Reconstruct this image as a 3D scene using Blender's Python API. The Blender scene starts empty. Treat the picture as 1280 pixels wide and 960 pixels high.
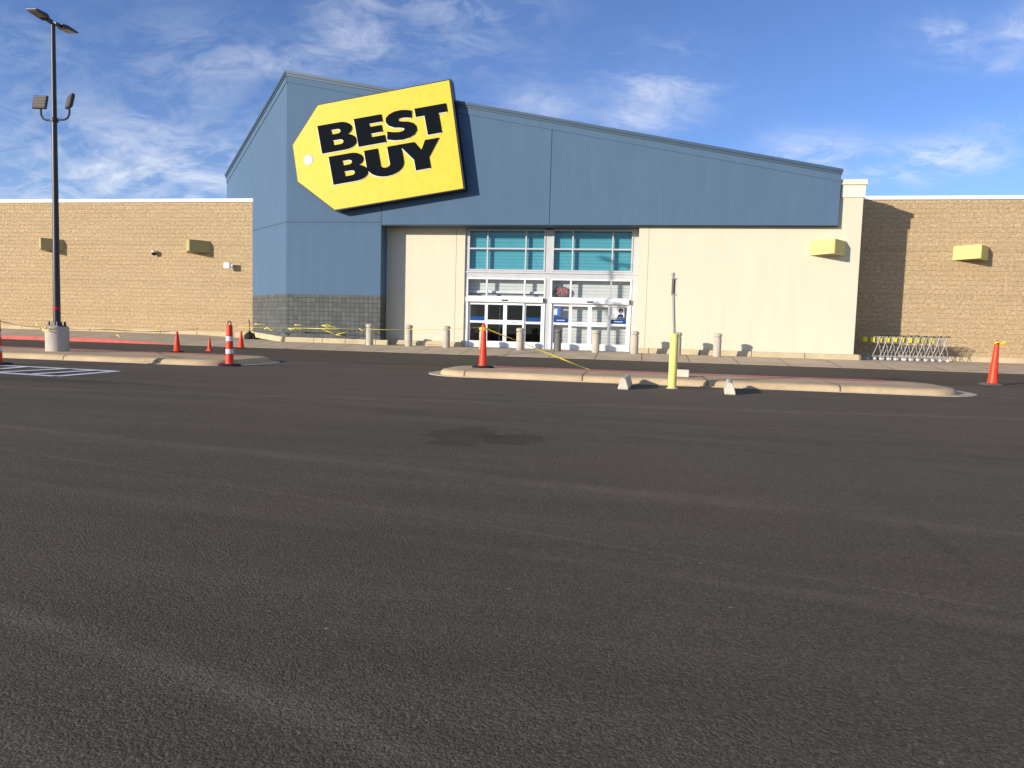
import bpy, bmesh, math, random
from mathutils import Vector
random.seed(7)
R = math.radians
C = bpy.context.scene.collection
S = bpy.context.scene

# ------------------------------------------------------------------ camera geometry (for placing things where they stand)
YAW, PIT, ROL, FPX, CH = R(9.8), R(4.48), R(1.58), 887.0, 1.10
FW = Vector((-math.sin(YAW)*math.cos(PIT), math.cos(YAW)*math.cos(PIT), -math.sin(PIT)))
R0 = Vector((math.cos(YAW), math.sin(YAW), 0)); U0 = R0.cross(FW)
RT = R0*math.cos(ROL)+U0*math.sin(ROL); UP = -R0*math.sin(ROL)+U0*math.cos(ROL)
def ray(px, py): return FW+RT*((px-640)/FPX)-UP*((py-480)/FPX)
def at(px, py, Y):
    d = ray(px, py); return Vector((0, 0, CH))+d*(Y/d.y)
def gd(px, py, z=0.0):
    d = ray(px, py); return Vector((0, 0, CH))+d*((z-CH)/d.z)

# ------------------------------------------------------------------ mesh helpers
class MB:
    def __init__(s): s.v = []; s.f = []
    def add(s, vs, fs):
        n = len(s.v); s.v += [tuple(v) for v in vs]; s.f += [tuple(i+n for i in f) for f in fs]; return s
    def box(s, x0, x1, y0, y1, z0, z1):
        return s.add([(x0,y0,z0),(x1,y0,z0),(x1,y1,z0),(x0,y1,z0),(x0,y0,z1),(x1,y0,z1),(x1,y1,z1),(x0,y1,z1)],
                     [(0,3,2,1),(4,5,6,7),(0,1,5,4),(1,2,6,5),(2,3,7,6),(3,0,4,7)])
    def loft(s, rings, cap=True):
        n = len(rings[0]); vs = [v for r in rings for v in r]; fs = []
        for k in range(len(rings)-1):
            for i in range(n):
                j = (i+1) % n; fs.append((k*n+i, k*n+j, (k+1)*n+j, (k+1)*n+i))
        if cap:
            fs.append(tuple(range(n-1, -1, -1))); fs.append(tuple((len(rings)-1)*n+i for i in range(n)))
        return s.add(vs, fs)
    def prism(s, poly, z0, z1):              # (x, y) outline
        return s.loft([[(x, y, z0) for x, y in poly], [(x, y, z1) for x, y in poly]])
    def slab(s, poly, y0, y1):               # (x, z) outline, front at y0
        return s.loft([[(x, y0, z) for x, z in poly], [(x, y1, z) for x, z in poly]])
    def lathe(s, prof, n=24, c=(0, 0, 0)):
        return s.loft([[(c[0]+r*math.cos(2*math.pi*i/n), c[1]+r*math.sin(2*math.pi*i/n), c[2]+z) for i in range(n)] for r, z in prof])
    def tube(s, pts, r, n=8):
        pts = [Vector(p) for p in pts]; rings = []
        for i, p in enumerate(pts):
            t = (pts[min(i+1, len(pts)-1)]-pts[max(i-1, 0)]).normalized()
            a = t.cross(Vector((0, 0, 1)))
            if a.length < 1e-3: a = t.cross(Vector((0, 1, 0)))
            a.normalize(); b = t.cross(a)
            rr = r[i] if isinstance(r, (list, tuple)) else r
            rings.append([p+a*rr*math.cos(2*math.pi*k/n)+b*rr*math.sin(2*math.pi*k/n) for k in range(n)])
        return s.loft(rings)
    def pane(s, x0, x1, y, z0, z1): return s.add([(x0, y, z0), (x1, y, z0), (x1, y, z1), (x0, y, z1)], [(0, 1, 2, 3)])
    def ribbon(s, pts, w, tw=0.0, t=0.003):
        pts = [Vector(p) for p in pts]; rings = []
        for i, p in enumerate(pts):
            d = (pts[min(i+1, len(pts)-1)]-pts[max(i-1, 0)]).normalized()
            side = d.cross(Vector((0, 0, 1))).normalized(); up = side.cross(d)
            a = tw*i; u = up*math.cos(a)+side*math.sin(a); q = side*math.cos(a)-up*math.sin(a)
            rings.append([p+u*w/2+q*t, p+u*w/2-q*t, p-u*w/2-q*t, p-u*w/2+q*t])
        return s.loft(rings)
    def hull_box(s, bot, top, z0, z1):       # two (x0,x1,y0,y1) rects
        f = lambda r, z: [(r[0], r[2], z), (r[1], r[2], z), (r[1], r[3], z), (r[0], r[3], z)]
        return s.loft([f(bot, z0), f(top, z1)])
    def build(s, name, m, parent=None, smooth=False, bevel=0.0, loc=None, seg=2):
        off = Vector(parent['_o']) if parent is not None and '_o' in parent else Vector(loc or (0, 0, 0))
        me = bpy.data.meshes.new(name)
        me.from_pydata([tuple(Vector(v)-off) for v in s.v], [], s.f)
        bm = bmesh.new(); bm.from_mesh(me); bmesh.ops.recalc_face_normals(bm, faces=bm.faces); bm.to_mesh(me); bm.free()
        me.materials.append(m)
        o = bpy.data.objects.new(name, me); C.objects.link(o)
        if parent is not None: o.parent = parent
        elif loc: o.location = loc
        if bevel:
            b = o.modifiers.new('bevel', 'BEVEL'); b.width = bevel; b.segments = seg; b.limit_method = 'ANGLE'; b.angle_limit = R(35)
        if smooth:
            for p in me.polygons: p.use_smooth = True
            try: me.set_sharp_from_angle(angle=R(35))
            except Exception: pass
        return o
def tag(o, label, cat, group=None):
    o['label'] = label; o['category'] = cat
    if group: o['group'] = group
    return o
def struct(o, kind='structure'):
    o['kind'] = kind; return o
def empty(name, loc=(0, 0, 0)):
    o = bpy.data.objects.new(name, None); C.objects.link(o); o.location = loc; o['_o'] = list(loc); o.empty_display_size = .2
    return o
def copy_tree(o, parent=None):
    c = o.copy(); C.objects.link(c); c.parent = parent
    for ch in list(o.children): copy_tree(ch, c)
    return c

# ------------------------------------------------------------------ material helpers
class NT:
    def __init__(s, name):
        s.m = bpy.data.materials.new(name); s.m.use_nodes = True; s.t = s.m.node_tree; s.t.nodes.clear()
        s.out = s.t.nodes.new('ShaderNodeOutputMaterial'); s.b = s.n('ShaderNodeBsdfPrincipled')
        s.t.links.new(s.b.outputs[0], s.out.inputs[0])
    def n(s, k, **kw):
        x = s.t.nodes.new(k)
        for a, v in kw.items(): setattr(x, a, v)
        return x
    def l(s, a, b):
        if isinstance(a, (int, float)): b.default_value = a
        elif isinstance(a, (tuple, list)): b.default_value = tuple(a)+((1,) if len(b.default_value) == 4 and len(a) == 3 else ())
        else: s.t.links.new(a, b)
    def math(s, op, a, b=0.0, c=None, clamp=False):
        x = s.n('ShaderNodeMath', operation=op, use_clamp=clamp); s.l(a, x.inputs[0]); s.l(b, x.inputs[1])
        if c is not None: s.l(c, x.inputs[2])
        return x.outputs[0]
    def pos(s, obj=False):
        return s.n('ShaderNodeTexCoord').outputs['Object'] if obj else s.n('ShaderNodeNewGeometry').outputs['Position']
    def scale(s, v, sc, rot=(0, 0, 0)):
        x = s.n('ShaderNodeMapping'); s.l(v, x.inputs[0]); x.inputs['Scale'].default_value = sc; x.inputs['Rotation'].default_value = rot
        return x.outputs[0]
    def noise(s, v, sc, det=4, rough=.55, dist=0.0):
        x = s.n('ShaderNodeTexNoise'); s.l(v, x.inputs['Vector']); x.inputs['Scale'].default_value = sc
        x.inputs['Detail'].default_value = det; x.inputs['Roughness'].default_value = rough; x.inputs['Distortion'].default_value = dist
        return x.outputs['Fac']
    def ramp(s, f, lo, hi, a=0.0, b=1.0):
        x = s.n('ShaderNodeMapRange'); x.clamp = True; s.l(f, x.inputs[0])
        for i, q in zip((1, 2, 3, 4), (lo, hi, a, b)): x.inputs[i].default_value = q
        return x.outputs[0]
    def mix(s, f, a, b, mode='MIX'):
        x = s.n('ShaderNodeMix', data_type='RGBA', blend_type=mode); s.l(f, x.inputs[0]); s.l(a, x.inputs[6]); s.l(b, x.inputs[7])
        return x.outputs[2]
    def bump(s, hgt, strength, dist=.02, nrm=None):
        x = s.n('ShaderNodeBump'); x.inputs['Strength'].default_value = strength; x.inputs['Distance'].default_value = dist
        s.l(hgt, x.inputs['Height'])
        if nrm is not None: s.l(nrm, x.inputs['Normal'])
        return x.outputs[0]
    def fin(s, col, rough=.7, nrm=None, spec=.3, metal=0.0):
        s.l(col, s.b.inputs['Base Color']); s.l(rough, s.b.inputs['Roughness'])
        s.b.inputs['Specular IOR Level'].default_value = spec; s.b.inputs['Metallic'].default_value = metal
        if nrm is not None: s.l(nrm, s.b.inputs['Normal'])
        return s.m
def sc(c, k): return tuple(min(1, x*k) for x in c)
def worn(name, col, rough=.6, var=.18, scl=6, bump=.15, bscl=60, spec=.3, obj=True, metal=0.0, bd=.004):
    t = NT(name); p = t.pos(obj)
    a = t.noise(p, scl, 5, .6); b = t.noise(p, bscl, 3)
    c = t.mix(t.ramp(a, .3, .7), sc(col, 1-var), sc(col, 1+var)); c = t.mix(t.ramp(b, .35, .7, 0, .5), c, sc(col, 1-var*1.3))
    return t.fin(c, rough, t.bump(b, bump, bd), spec, metal)

def m_stucco(name, col, streak=.12):
    t = NT(name); p = t.pos()
    a = t.noise(t.scale(p, (1.6, 1.6, .22)), 1.6, 5, .6); b = t.noise(p, .5, 4); g = t.noise(p, 45, 4, .6); g2 = t.noise(p, 9, 5, .7)
    c = t.mix(t.ramp(a, .3, .72), sc(col, 1-streak), sc(col, 1+streak*.7))
    c = t.mix(t.ramp(b, .35, .65, 0, .5), c, sc(col, 1-streak*.8))
    c = t.mix(t.ramp(g2, .55, .8, 0, .35), c, sc(col, 1-streak*1.6))
    return t.fin(c, .9, t.bump(t.math('ADD', g, g2), .35, .012), .15)
def m_block():
    t = NT('split_face_block'); p = t.pos()
    sx = t.n('ShaderNodeSeparateXYZ'); t.l(p, sx.inputs[0]); cb = t.n('ShaderNodeCombineXYZ')
    t.l(sx.outputs[0], cb.inputs[0]); t.l(sx.outputs[2], cb.inputs[1]); v = cb.outputs[0]
    br = t.n('ShaderNodeTexBrick'); t.l(v, br.inputs['Vector']); br.inputs['Scale'].default_value = 1
    br.inputs['Brick Width'].default_value = .41; br.inputs['Row Height'].default_value = .205; br.inputs['Mortar Size'].default_value = .006
    br.inputs['Mortar Smooth'].default_value = .3; br.inputs['Bias'].default_value = 0
    br.inputs['Color1'].default_value = (0, 0, 0, 1); br.inputs['Color2'].default_value = (1, 1, 1, 1); br.inputs['Mortar'].default_value = (.5, .5, .5, 1)
    n1 = t.noise(t.scale(v, (1, 1.5, 1)), 7, 6, .68); n2 = t.noise(t.scale(v, (1.5, 1, 1)), 14, 5, .7); big = t.noise(t.scale(v, (.25, 1.2, 1)), .9, 4)
    col = (.68, .495, .285)
    c = t.mix(t.ramp(n1, .34, .66), sc(col, .68), sc(col, 1.22))
    c = t.mix(t.math('MULTIPLY', t.n_rgb(br.outputs['Color']), .45), c, sc(col, .78))
    c = t.mix(t.ramp(big, .42, .66, 0, .22), c, (.47, .32, .155))
    c = t.mix(t.ramp(n2, .63, .71, 0, .85), c, (.15, .085, .04))
    c = t.mix(t.ramp(n2, .40, .28, 0, .7), c, (.80, .64, .42))
    c = t.mix(t.math('MULTIPLY', br.outputs['Fac'], .14), c, (.45, .32, .18))
    # smooth-faced courses a little darker at two levels, pale vertical control joints
    for z0, h, k in ((4.98, .20, .16), (3.02, .20, .12), (1.5, .1, .08)):
        d = t.math('ABSOLUTE', t.math('SUBTRACT', sx.outputs[2], z0)); c = t.mix(t.ramp(d, h*.55, h*.4, 0, k), c, (.33, .22, .11))
    mx = t.math('ABSOLUTE', t.math('SUBTRACT', t.math('MODULO', t.math('ADD', sx.outputs[0], 100.4), 7.4), 3.7))
    c = t.mix(t.ramp(mx, .025, .012, 0, .5), c, (.62, .48, .30))
    hgt = t.math('SUBTRACT', t.math('ADD', n1, t.math('MULTIPLY', n2, .6)), t.math('MULTIPLY', br.outputs['Fac'], .22))
    return t.fin(c, .92, t.bump(hgt, 1.0, .09), .1)
def _rgb(s, o):
    x = s.n('ShaderNodeRGBToBW'); s.l(o, x.inputs[0]); return x.outputs[0]
NT.n_rgb = _rgb
def m_tile():
    t = NT('grey_scored_block'); p = t.pos(); sx = t.n('ShaderNodeSeparateXYZ'); t.l(p, sx.inputs[0])
    # run along the wall whichever way it faces
    u = t.math('ADD', sx.outputs[0], t.math('MULTIPLY', t.math('MAXIMUM', t.math('SUBTRACT', sx.outputs[1], 30.9), 0), -.35))
    cb = t.n('ShaderNodeCombineXYZ'); t.l(u, cb.inputs[0]); t.l(sx.outputs[2], cb.inputs[1])
    br = t.n('ShaderNodeTexBrick'); t.l(cb.outputs[0], br.inputs['Vector']); br.offset = 0; br.inputs['Scale'].default_value = 1
    br.inputs['Brick Width'].default_value = .215; br.inputs['Row Height'].default_value = .205; br.inputs['Mortar Size'].default_value = .009
    br.inputs['Color1'].default_value = (.085, .09, .085, 1); br.inputs['Color2'].default_value = (.13, .135, .13, 1); br.inputs['Mortar'].default_value = (.035, .035, .035, 1)
    n = t.noise(p, 12, 4); c = t.mix(t.ramp(n, .3, .7, 0, .4), br.outputs['Color'], (.10, .105, .10))
    return t.fin(c, .85, t.bump(t.math('SUBTRACT', t.math('MULTIPLY', n, .5), br.outputs['Fac']), .6, .012), .2)
def m_concrete(name, col=(.42, .36, .27), joint=0, dirt=.35, obj=False):
    t = NT(name); p = t.pos(obj); a = t.noise(p, 1.1, 6, .65); b = t.noise(p, 22, 5, .7); d = t.noise(t.scale(p, (.5, 2, 1)), 2.4, 5, .65)
    c = t.mix(t.ramp(a, .3, .7), sc(col, .82), sc(col, 1.12)); c = t.mix(t.ramp(d, .52, .75, 0, dirt), c, sc(col, .5))
    g2 = t.noise(p, 55, 4, .7); c = t.mix(t.ramp(b, .55, .75, 0, .55), c, sc(col, .55)); c = t.mix(t.ramp(g2, .56, .7, 0, .5), c, sc(col, .5)); c = t.mix(t.ramp(g2, .44, .3, 0, .4), c, sc(col, 1.35)); hgt = t.math('ADD', b, g2)
    if joint:
        sx = t.n('ShaderNodeSeparateXYZ'); t.l(p, sx.inputs[0])
        m = t.math('ABSOLUTE', t.math('SUBTRACT', t.math('MODULO', t.math('ADD', sx.outputs[0], 200), joint), joint/2))
        k = t.ramp(m, .022, .010)
        c = t.mix(t.math('MULTIPLY', k, .85), c, (.06, .05, .04)); hgt = t.math('SUBTRACT', hgt, k)
    return t.fin(c, .9, t.bump(hgt, .4, .012), .15)
def m_asphalt(name, col, seams=(), stains=(), wear=1.0):
    t = NT(name); p = t.pos()
    big = t.noise(p, .12, 5, .6); mid = t.noise(t.scale(p, (.16, 1.9, 1), (0, 0, R(9))), 1.1, 6, .62); fine = t.noise(p, 150, 4, .65); gr = t.noise(p, 62, 5, .7)
    c = t.mix(t.ramp(big, .3, .7), sc(col, .78), sc(col, 1.2)); c = t.mix(t.ramp(mid, .47, .66, 0, .6*wear), c, sc(col, 1.3)); c = t.mix(t.ramp(mid, .46, .30, 0, .6*wear), c, sc(col, .66))
    brown = t.noise(p, .3, 3); c = t.mix(t.ramp(brown, .45, .75, 0, .5), c, (col[0]*1.22, col[1]*1.03, col[2]*.88))
    c = t.mix(t.ramp(fine, .52, .72, 0, .7), c, sc(col, 2.0)); c = t.mix(t.ramp(gr, .47, .36, 0, .7), c, sc(col, .40)); c = t.mix(t.ramp(gr, .55, .7, 0, .5), c, sc(col, 1.6))
    vo = t.n('ShaderNodeTexVoronoi'); vo.inputs['Scale'].default_value = 110; t.l(p, vo.inputs['Vector'])
    cell = t.n_rgb(vo.outputs['Color']); c = t.mix(t.ramp(cell, .25, .7, .5, 0), c, sc(col, .5)); c = t.mix(t.ramp(cell, .6, .9, 0, .35), c, sc(col, 1.7))
    sp = t.n('ShaderNodeTexVoronoi'); sp.inputs['Scale'].default_value = 3.2; t.l(p, sp.inputs['Vector'])
    c = t.mix(t.ramp(sp.outputs['Distance'], .035, .02, 0, .8), c, (.42, .38, .33))
    sx = t.n('ShaderNodeSeparateXYZ'); t.l(p, sx.inputs[0]); wob = t.noise(p, .8, 4)
    seamh = None; brk = t.noise(p, 1.3, 4, .6); rag = t.noise(t.scale(p, (.6, 5, 1), (0, 0, R(-20))), 5, 4, .7)
    for (a, b, w, k, dark) in seams:                    # long rake and roller marks left by the sealing crew
        d = (b-a); d.z = 0; d.normalize(); nx, ny = -d.y, d.x; cc = nx*a.x+ny*a.y
        q = t.math('ADD', t.math('MULTIPLY', sx.outputs[0], nx), t.math('MULTIPLY', sx.outputs[1], ny))
        q = t.math('ABSOLUTE', t.math('ADD', t.math('SUBTRACT', q, cc), t.math('MULTIPLY', t.math('SUBTRACT', wob, .5), w*1.6)))
        f = t.math('MULTIPLY', t.ramp(q, w, w*.1, 0, k*1.15, ), t.ramp(brk, .32, .52)); f = t.math('MULTIPLY', t.math('MULTIPLY', f, t.ramp(rag, .3, .65, .15, 1)), t.ramp(gr, .4, .6, .25, 1))
        c = t.mix(f, c, sc(col, .45) if dark else sc(col, 1.9)); seamh = f if seamh is None else t.math('ADD', seamh, f)
    for (x, y, rx, ry, k) in stains:
        q = t.math('ADD', t.math('POWER', t.math('ABSOLUTE', t.math('DIVIDE', t.math('SUBTRACT', sx.outputs[0], x), rx)), 2.0),
                   t.math('POWER', t.math('ABSOLUTE', t.math('DIVIDE', t.math('SUBTRACT', sx.outputs[1], y), ry)), 2.0))
        q = t.math('ADD', q, t.math('MULTIPLY', t.math('SUBTRACT', t.noise(p, 2.6, 6, .65), .5), 5.0)); c = t.mix(t.ramp(q, 1.15, .75, 0, k), c, sc(col, .42))
    n1 = t.bump(t.math('ADD', t.math('MULTIPLY', gr, 1.2), t.math('ADD', t.math('MULTIPLY', fine, .6), t.math('MULTIPLY', vo.outputs['Distance'], -.5))), 1.0, .022)
    wv = t.n('ShaderNodeTexWave'); wv.inputs['Scale'].default_value = 5.5; wv.inputs['Distortion'].default_value = 7; wv.inputs['Detail'].default_value = 3; wv.inputs['Detail Scale'].default_value = 1.6
    t.l(t.scale(p, (1, .4, 1), (0, 0, R(-12))), wv.inputs['Vector'])
    ripple = t.math('MULTIPLY', wv.outputs['Fac'], t.ramp(t.noise(p, .55, 4), .5, .68))
    n2 = t.bump(t.math('ADD', t.math('MULTIPLY', ripple, .45), t.math('MULTIPLY', rag, .8)), .22, .02, n1)
    return t.fin(c, .8, n2, .16)
def m_faded():
    t = NT('faded_red_paint'); p = t.pos(); a = t.noise(t.scale(p, (.7, 2.2, 1)), 2.2, 7, .75); b = t.noise(p, 30, 4)
    c = t.mix(t.ramp(a, .36, .54), (.62, .40, .27), (.56, .20, .15)); c = t.mix(t.ramp(b, .5, .7, 0, .5), c, (.50, .36, .24))
    return t.fin(c, .9, t.bump(b, .3, .01), .15)
def m_glass(name, tint=(1, 1, 1), refl=1.0):
    t = NT(name); t.t.nodes.remove(t.b)
    tr = t.n('ShaderNodeBsdfTransparent'); tr.inputs[0].default_value = tint+(1,); gl = t.n('ShaderNodeBsdfGlossy'); gl.inputs['Roughness'].default_value = .01
    ge = t.n('ShaderNodeNewGeometry'); dt = t.n('ShaderNodeVectorMath', operation='DOT_PRODUCT'); t.l(ge.outputs['Normal'], dt.inputs[0]); t.l(ge.outputs['Incoming'], dt.inputs[1])
    fz = t.math('ADD', t.math('MULTIPLY', t.math('POWER', t.math('SUBTRACT', 1, t.math('ABSOLUTE', dt.outputs['Value'])), 5.0), .92), .055)
    mx = t.n('ShaderNodeMixShader'); t.l(t.math('MULTIPLY', fz, refl, clamp=True), mx.inputs[0]); t.l(tr.outputs[0], mx.inputs[1]); t.l(gl.outputs[0], mx.inputs[2]); t.l(mx.outputs[0], t.out.inputs[0])
    return t.m
def m_shutter():
    t = NT('roller_shutter_paint'); p = t.pos(); sx = t.n('ShaderNodeSeparateXYZ'); t.l(p, sx.inputs[0])
    n = t.noise(p, 2, 4); c = t.mix(n, (.62, .63, .60), (.74, .75, .72)); k = t.math('MODULO', sx.outputs[2], .15); c = t.mix(t.ramp(k, .03, .02, 0, .55), c, (.25, .26, .25)); return t.fin(c, .5, None, .3)
def plain(name, col, rough=.5, spec=.4, metal=0.0): return worn(name, col, rough, .08, 3, .04, 90, spec, True, metal, .001)

M = dict(
    cream=m_stucco('cream_stucco', (.70, .635, .475), .045), blue=m_stucco('blue_stucco', (.094, .155, .236), .065), block=m_block(), tile=m_tile(),
    slate=plain('slate_coping_metal', (.06, .10, .14), .5), white=plain('white_coping_metal', (.85, .85, .82), .5), creamtrim=plain('cream_coping', (.82, .76, .60), .6),
    kerb=m_concrete('kerb_concrete', (.60, .50, .35)), walk=m_concrete('sidewalk_concrete', (.56, .44, .30), 1.78, .35), stop=m_concrete('precast_concrete', (.64, .58, .46), 0, .3, True),
    boll=m_concrete('bollard_concrete', (.52, .46, .37), 0, .3, True), band=m_concrete('curb_band_concrete', (.58, .47, .29), 2.1, .2),
    redp=m_faded(), redk=worn('kerb_red_paint', (.62, .13, .10), .7, .15, 3, .15, 40, .2, False),
    linep=worn('white_line_paint', (.80, .79, .77), .8, .12, 8, .2, 60, .2, False),
    alum=plain('brushed_aluminium', (.52, .52, .52), .45, .4), whitef=plain('white_door_frame', (.80, .80, .79), .4), black=plain('black_plastic', (.012, .012, .012), .5),
    navy=plain('blue_door_band', (.006, .055, .22), .6, .2), teal=m_glass('teal_glass', (.32, .66, .74), 1.0), glass=m_glass('clear_glass', (.86, .88, .88), .65), dark=plain('dark_interior', (.02, .02, .022), .9, .1),
    shut=m_shutter(), yellow=plain('sign_yellow', (.78, .555, .03), .5), letter=worn('letter_black', (.006, .009, .013), .9, .3, 20, .1, 60, .08), letterw=plain('letter_white_edge', (.80, .78, .70), .5), signedge=plain('sign_black_edge', (.012, .014, .016), .4),
    lamp=plain('wall_light_yellow', (.78, .66, .22), .5), bronze=plain('dark_bronze_metal', (.028, .028, .028), .4, .5), lens=plain('lamp_lens', (.22, .21, .19), .3), steel=plain('galvanised_steel', (.27, .26, .25), .45, .5, .3),
    orange=worn('orange_plastic', (.84, .055, .010), .45, .12, 4, .05, 60, .4), rubber=worn('black_rubber', (.022, .021, .02), .8, .3, 8, .2, 60), refl=plain('white_reflective_band', (.78, .78, .78), .35),
    tape=plain('yellow_tape', (.80, .66, .05), .5), red=plain('red_tape', (.45, .02, .02), .5), bolly=worn('yellow_bollard_paint', (.76, .70, .20), .6, .1, 5, .1, 40), chrome=plain('zinc_plated_wire', (.36, .36, .35), .45, .4, .2),
    cartyel=plain('cart_yellow_plastic', (.72, .62, .03), .45), wood=plain('wooden_handle', (.20, .11, .05), .6), camw=plain('pale_grey_housing', (.62, .62, .60), .5),
    post1=plain('poster_white', (.82, .83, .85), .6), postb=plain('poster_blue', (.03, .12, .50), .6), skin=plain('poster_skin', (.50, .28, .20), .6), hair=plain('poster_hair', (.02, .012, .01), .6), neon=plain('neon_red_tube', (.70, .22, .20), .4), oval=plain('open_sign_back', (.11, .11, .115), .6),
)

# ------------------------------------------------------------------ ground
def px_line(x0, y0, x1, y1, w, k, dark=False): return (gd(x0, y0), gd(x1, y1), w, k, dark)
seams = [px_line(0, 532, 640, 600, .16, .55), px_line(0, 597, 640, 690, .10, .40), px_line(0, 765, 560, 960, .10, .65), px_line(0, 484, 640, 504, .25, .5),
         px_line(300, 490, 1280, 560, .14, .45, True), px_line(640, 530, 1280, 600, .10, .45, True), px_line(0, 925, 100, 960, .08, .5), px_line(640, 696, 1280, 800, .06, .35, True), px_line(0, 505, 640, 540, .2, .4, True), px_line(500, 515, 1280, 575, .25, .35, True), px_line(1070, 492, 1130, 512, .02, .6, True), px_line(1130, 512, 1260, 528, .02, .6, True), px_line(0, 560, 500, 640, .03, .5), px_line(200, 500, 900, 552, .03, .45)]
st = [gd(582, 544), gd(640, 549), gd(1175, 680), gd(60, 475)]
stains = [(st[0].x, st[0].y, .36, .62, .5), (st[1].x, st[1].y, .38, .34, .55), (st[2].x, st[2].y, .05, .40, .22), (st[3].x, st[3].y, 1.8, .35, .5)]
A_lot = m_asphalt('sealed_asphalt', (.176, .143, .104), seams, stains)
A_road = m_asphalt('fresh_asphalt_lane', (.138, .112, .083), (), (), .6)
YE = 27.4
g = MB(); g.add([(-250, -80, 0), (250, -80, 0), (250, 250, 0), (-250, 250, 0)], [(0, 1, 2, 3)]); struct(g.build('parking_lot', A_lot))
g = MB(); g.add([(-120, 18.9, .004), (90, 18.9, .004), (90, YE+.3, .004), (-120, YE+.3, .004)], [(0, 1, 2, 3)]); struct(g.build('road', A_road))

def swz(x, y):
    z = .012+.188*max(0, min(1, (y-YE)/2.1))
    k = max(0, min(1, (-19.4-x)/3.2)); return z+k*(.15-.02*max(0, min(1, (y-YE)/2.1)))
xs = [-120, -60]+[-40+i*.8 for i in range(76)]+[40, 90]; ys = [YE, YE+.35, YE+.7, YE+1.05, YE+1.4, YE+1.75, YE+2.1, 30.2, 31, 33, 36]
g = MB(); vs = [(x, y, swz(x, y)) for y in ys for x in xs]; n = len(xs)
g.add(vs, [(j*n+i, j*n+i+1, (j+1)*n+i+1, (j+1)*n+i) for j in range(len(ys)-1) for i in range(n-1)])
g.add([(x, YE, swz(x, YE)) for x in xs]+[(x, YE, -.05) for x in xs], [(i, i+n, i+1+n, i+1) for i in range(n-1)])
struct(g.build('sidewalk', M['walk'], smooth=True))
rings = []                                                         # painted kerb along the left of the sidewalk
for x in [-120, -60]+[-40+i*.5 for i in range(42)]:
    z = swz(x, YE)+.004
    rings.append([(x, YE-.025, -.02), (x, YE-.012, max(z-.02, .0)), (x, YE+.0, z), (x, YE+.16, z+.002), (x, YE+.16, -.02)])
g = MB(); g.loft(rings); struct(g.build('red_kerb', M['redk'], smooth=True))

def stadium(x0, x1, y0, y1, r, n=7):
    p = []
    for cx, cy, a in ((x1-r, y0+r, -90), (x1-r, y1-r, 0), (x0+r, y1-r, 90), (x0+r, y0+r, 180)):
        for i in range(n+1):
            t = R(a+90*i/n); p.append((cx+r*math.cos(t), cy+r*math.sin(t)))
    return p
def island(x0, x1, y0, y1, r, tips, red):
    H = .135; rs = []
    q = lambda d, z: [(x, y, z) for x, y in stadium(x0+d, x1-d, y0+d, y1-d, r-d*.6, 8)]
    g = MB(); g.loft([q(0, -.02), q(.01, .05), q(.035, .098), q(.075, .124), q(.13, H), q(.35, H+.002)])
    # long edges get subdivided by joints cut into the material
    o = struct(g.build('traffic_island', M['isl'], smooth=True))
    lp = stadium(x0-tips[0], x1+tips[1], y0-.06, y1+.05, min(r+.25, (y1-y0)/2), 8)
    l = MB(); l.prism(lp, -.02, .014); lo = l.build('gutter_lip', M['kerb'], o)
    s = MB(); s.prism([(red[0], y1-1.0), (red[1], y1-1.0), (red[1], y1-.09), (red[0], y1-.09)], H-.03, H+.005); s.build('red_paint', M['redp'], o)
    return o
M['isl'] = m_concrete('island_concrete', (.62, .455, .265), 2.6, .75)
island(-4.45, 6.55, 15.18, 17.75, .85, (.32, .42), (-3.6, 5.7))
island(-60, -9.75, 15.55, 18.55, .9, (.3, .35), (-58, -10.7))

# painted access aisle at the left
def stripe(mb, a, b, w):
    a, b = gd(*a), gd(*b); d = (b-a).normalized(); n = Vector((-d.y, d.x, 0))*w/2
    mb.add([a+n+Vector((0, 0, .004)), b+n+Vector((0, 0, .004)), b-n+Vector((0, 0, .004)), a-n+Vector((0, 0, .004))], [(0, 1, 2, 3)])
mb = MB()
for a_, b_ in (((-60, 453.6), (146, 464.2)), ((146, 464.2), (70, 470.6)), ((70, 470.6), (-40, 463.8)), ((0, 461.6), (34, 458.8)), ((2, 465.6), (88, 461.2)), ((42, 468.2), (120, 463.6))): stripe(mb, a_, b_, .20)
for k_ in range(0, len(mb.v), 4):                                  # each stripe a hair above the last where they cross
    for q_ in range(4): mb.v[k_+q_] = (mb.v[k_+q_][0], mb.v[k_+q_][1], .004+k_*.0005)
struct(mb.build('road_markings', M['linep']))
mb = MB(); stripe(mb, (1218, 494), (1420, 512), .10); struct(mb.build('faded_line', worn('faded_line_paint', (.30, .27, .23), .85, .5, 9, .2, 60, .2, False)))

# ------------------------------------------------------------------ the store
YF, YC, YR, YW, YD = 30.8, 31.70, 31.0, 33.75, 31.81
bld = empty('store_building', (-4, 31, 0))
tag(bld, 'big box store with blue wedge front, cream stucco walls and tan block wings', 'building')
XA = at(358.2, 250, YF).x; XB = at(1049.5, 250, YF).x; XP = at(475.6, 350, YF).x
ZAp = at(357, 90, YF).z; ZB = at(1051, 213, YF).z; ZF = at(760, 281.4, YF).z
ch = Vector((-math.sin(R(49)), math.cos(R(49)), 0)); A = Vector((XA, YF, 0))
r_ = ray(283.5, 219); k = (A.x*ch.y-A.y*ch.x)/(r_.x*ch.y-r_.y*ch.x); Ce = Vector((0, 0, CH))+r_*k; XC, YCh, ZC = Ce
G0 = at(416, 368.3, YF).z
def wedge(name, m, z0f, polyf=None): pass
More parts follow.
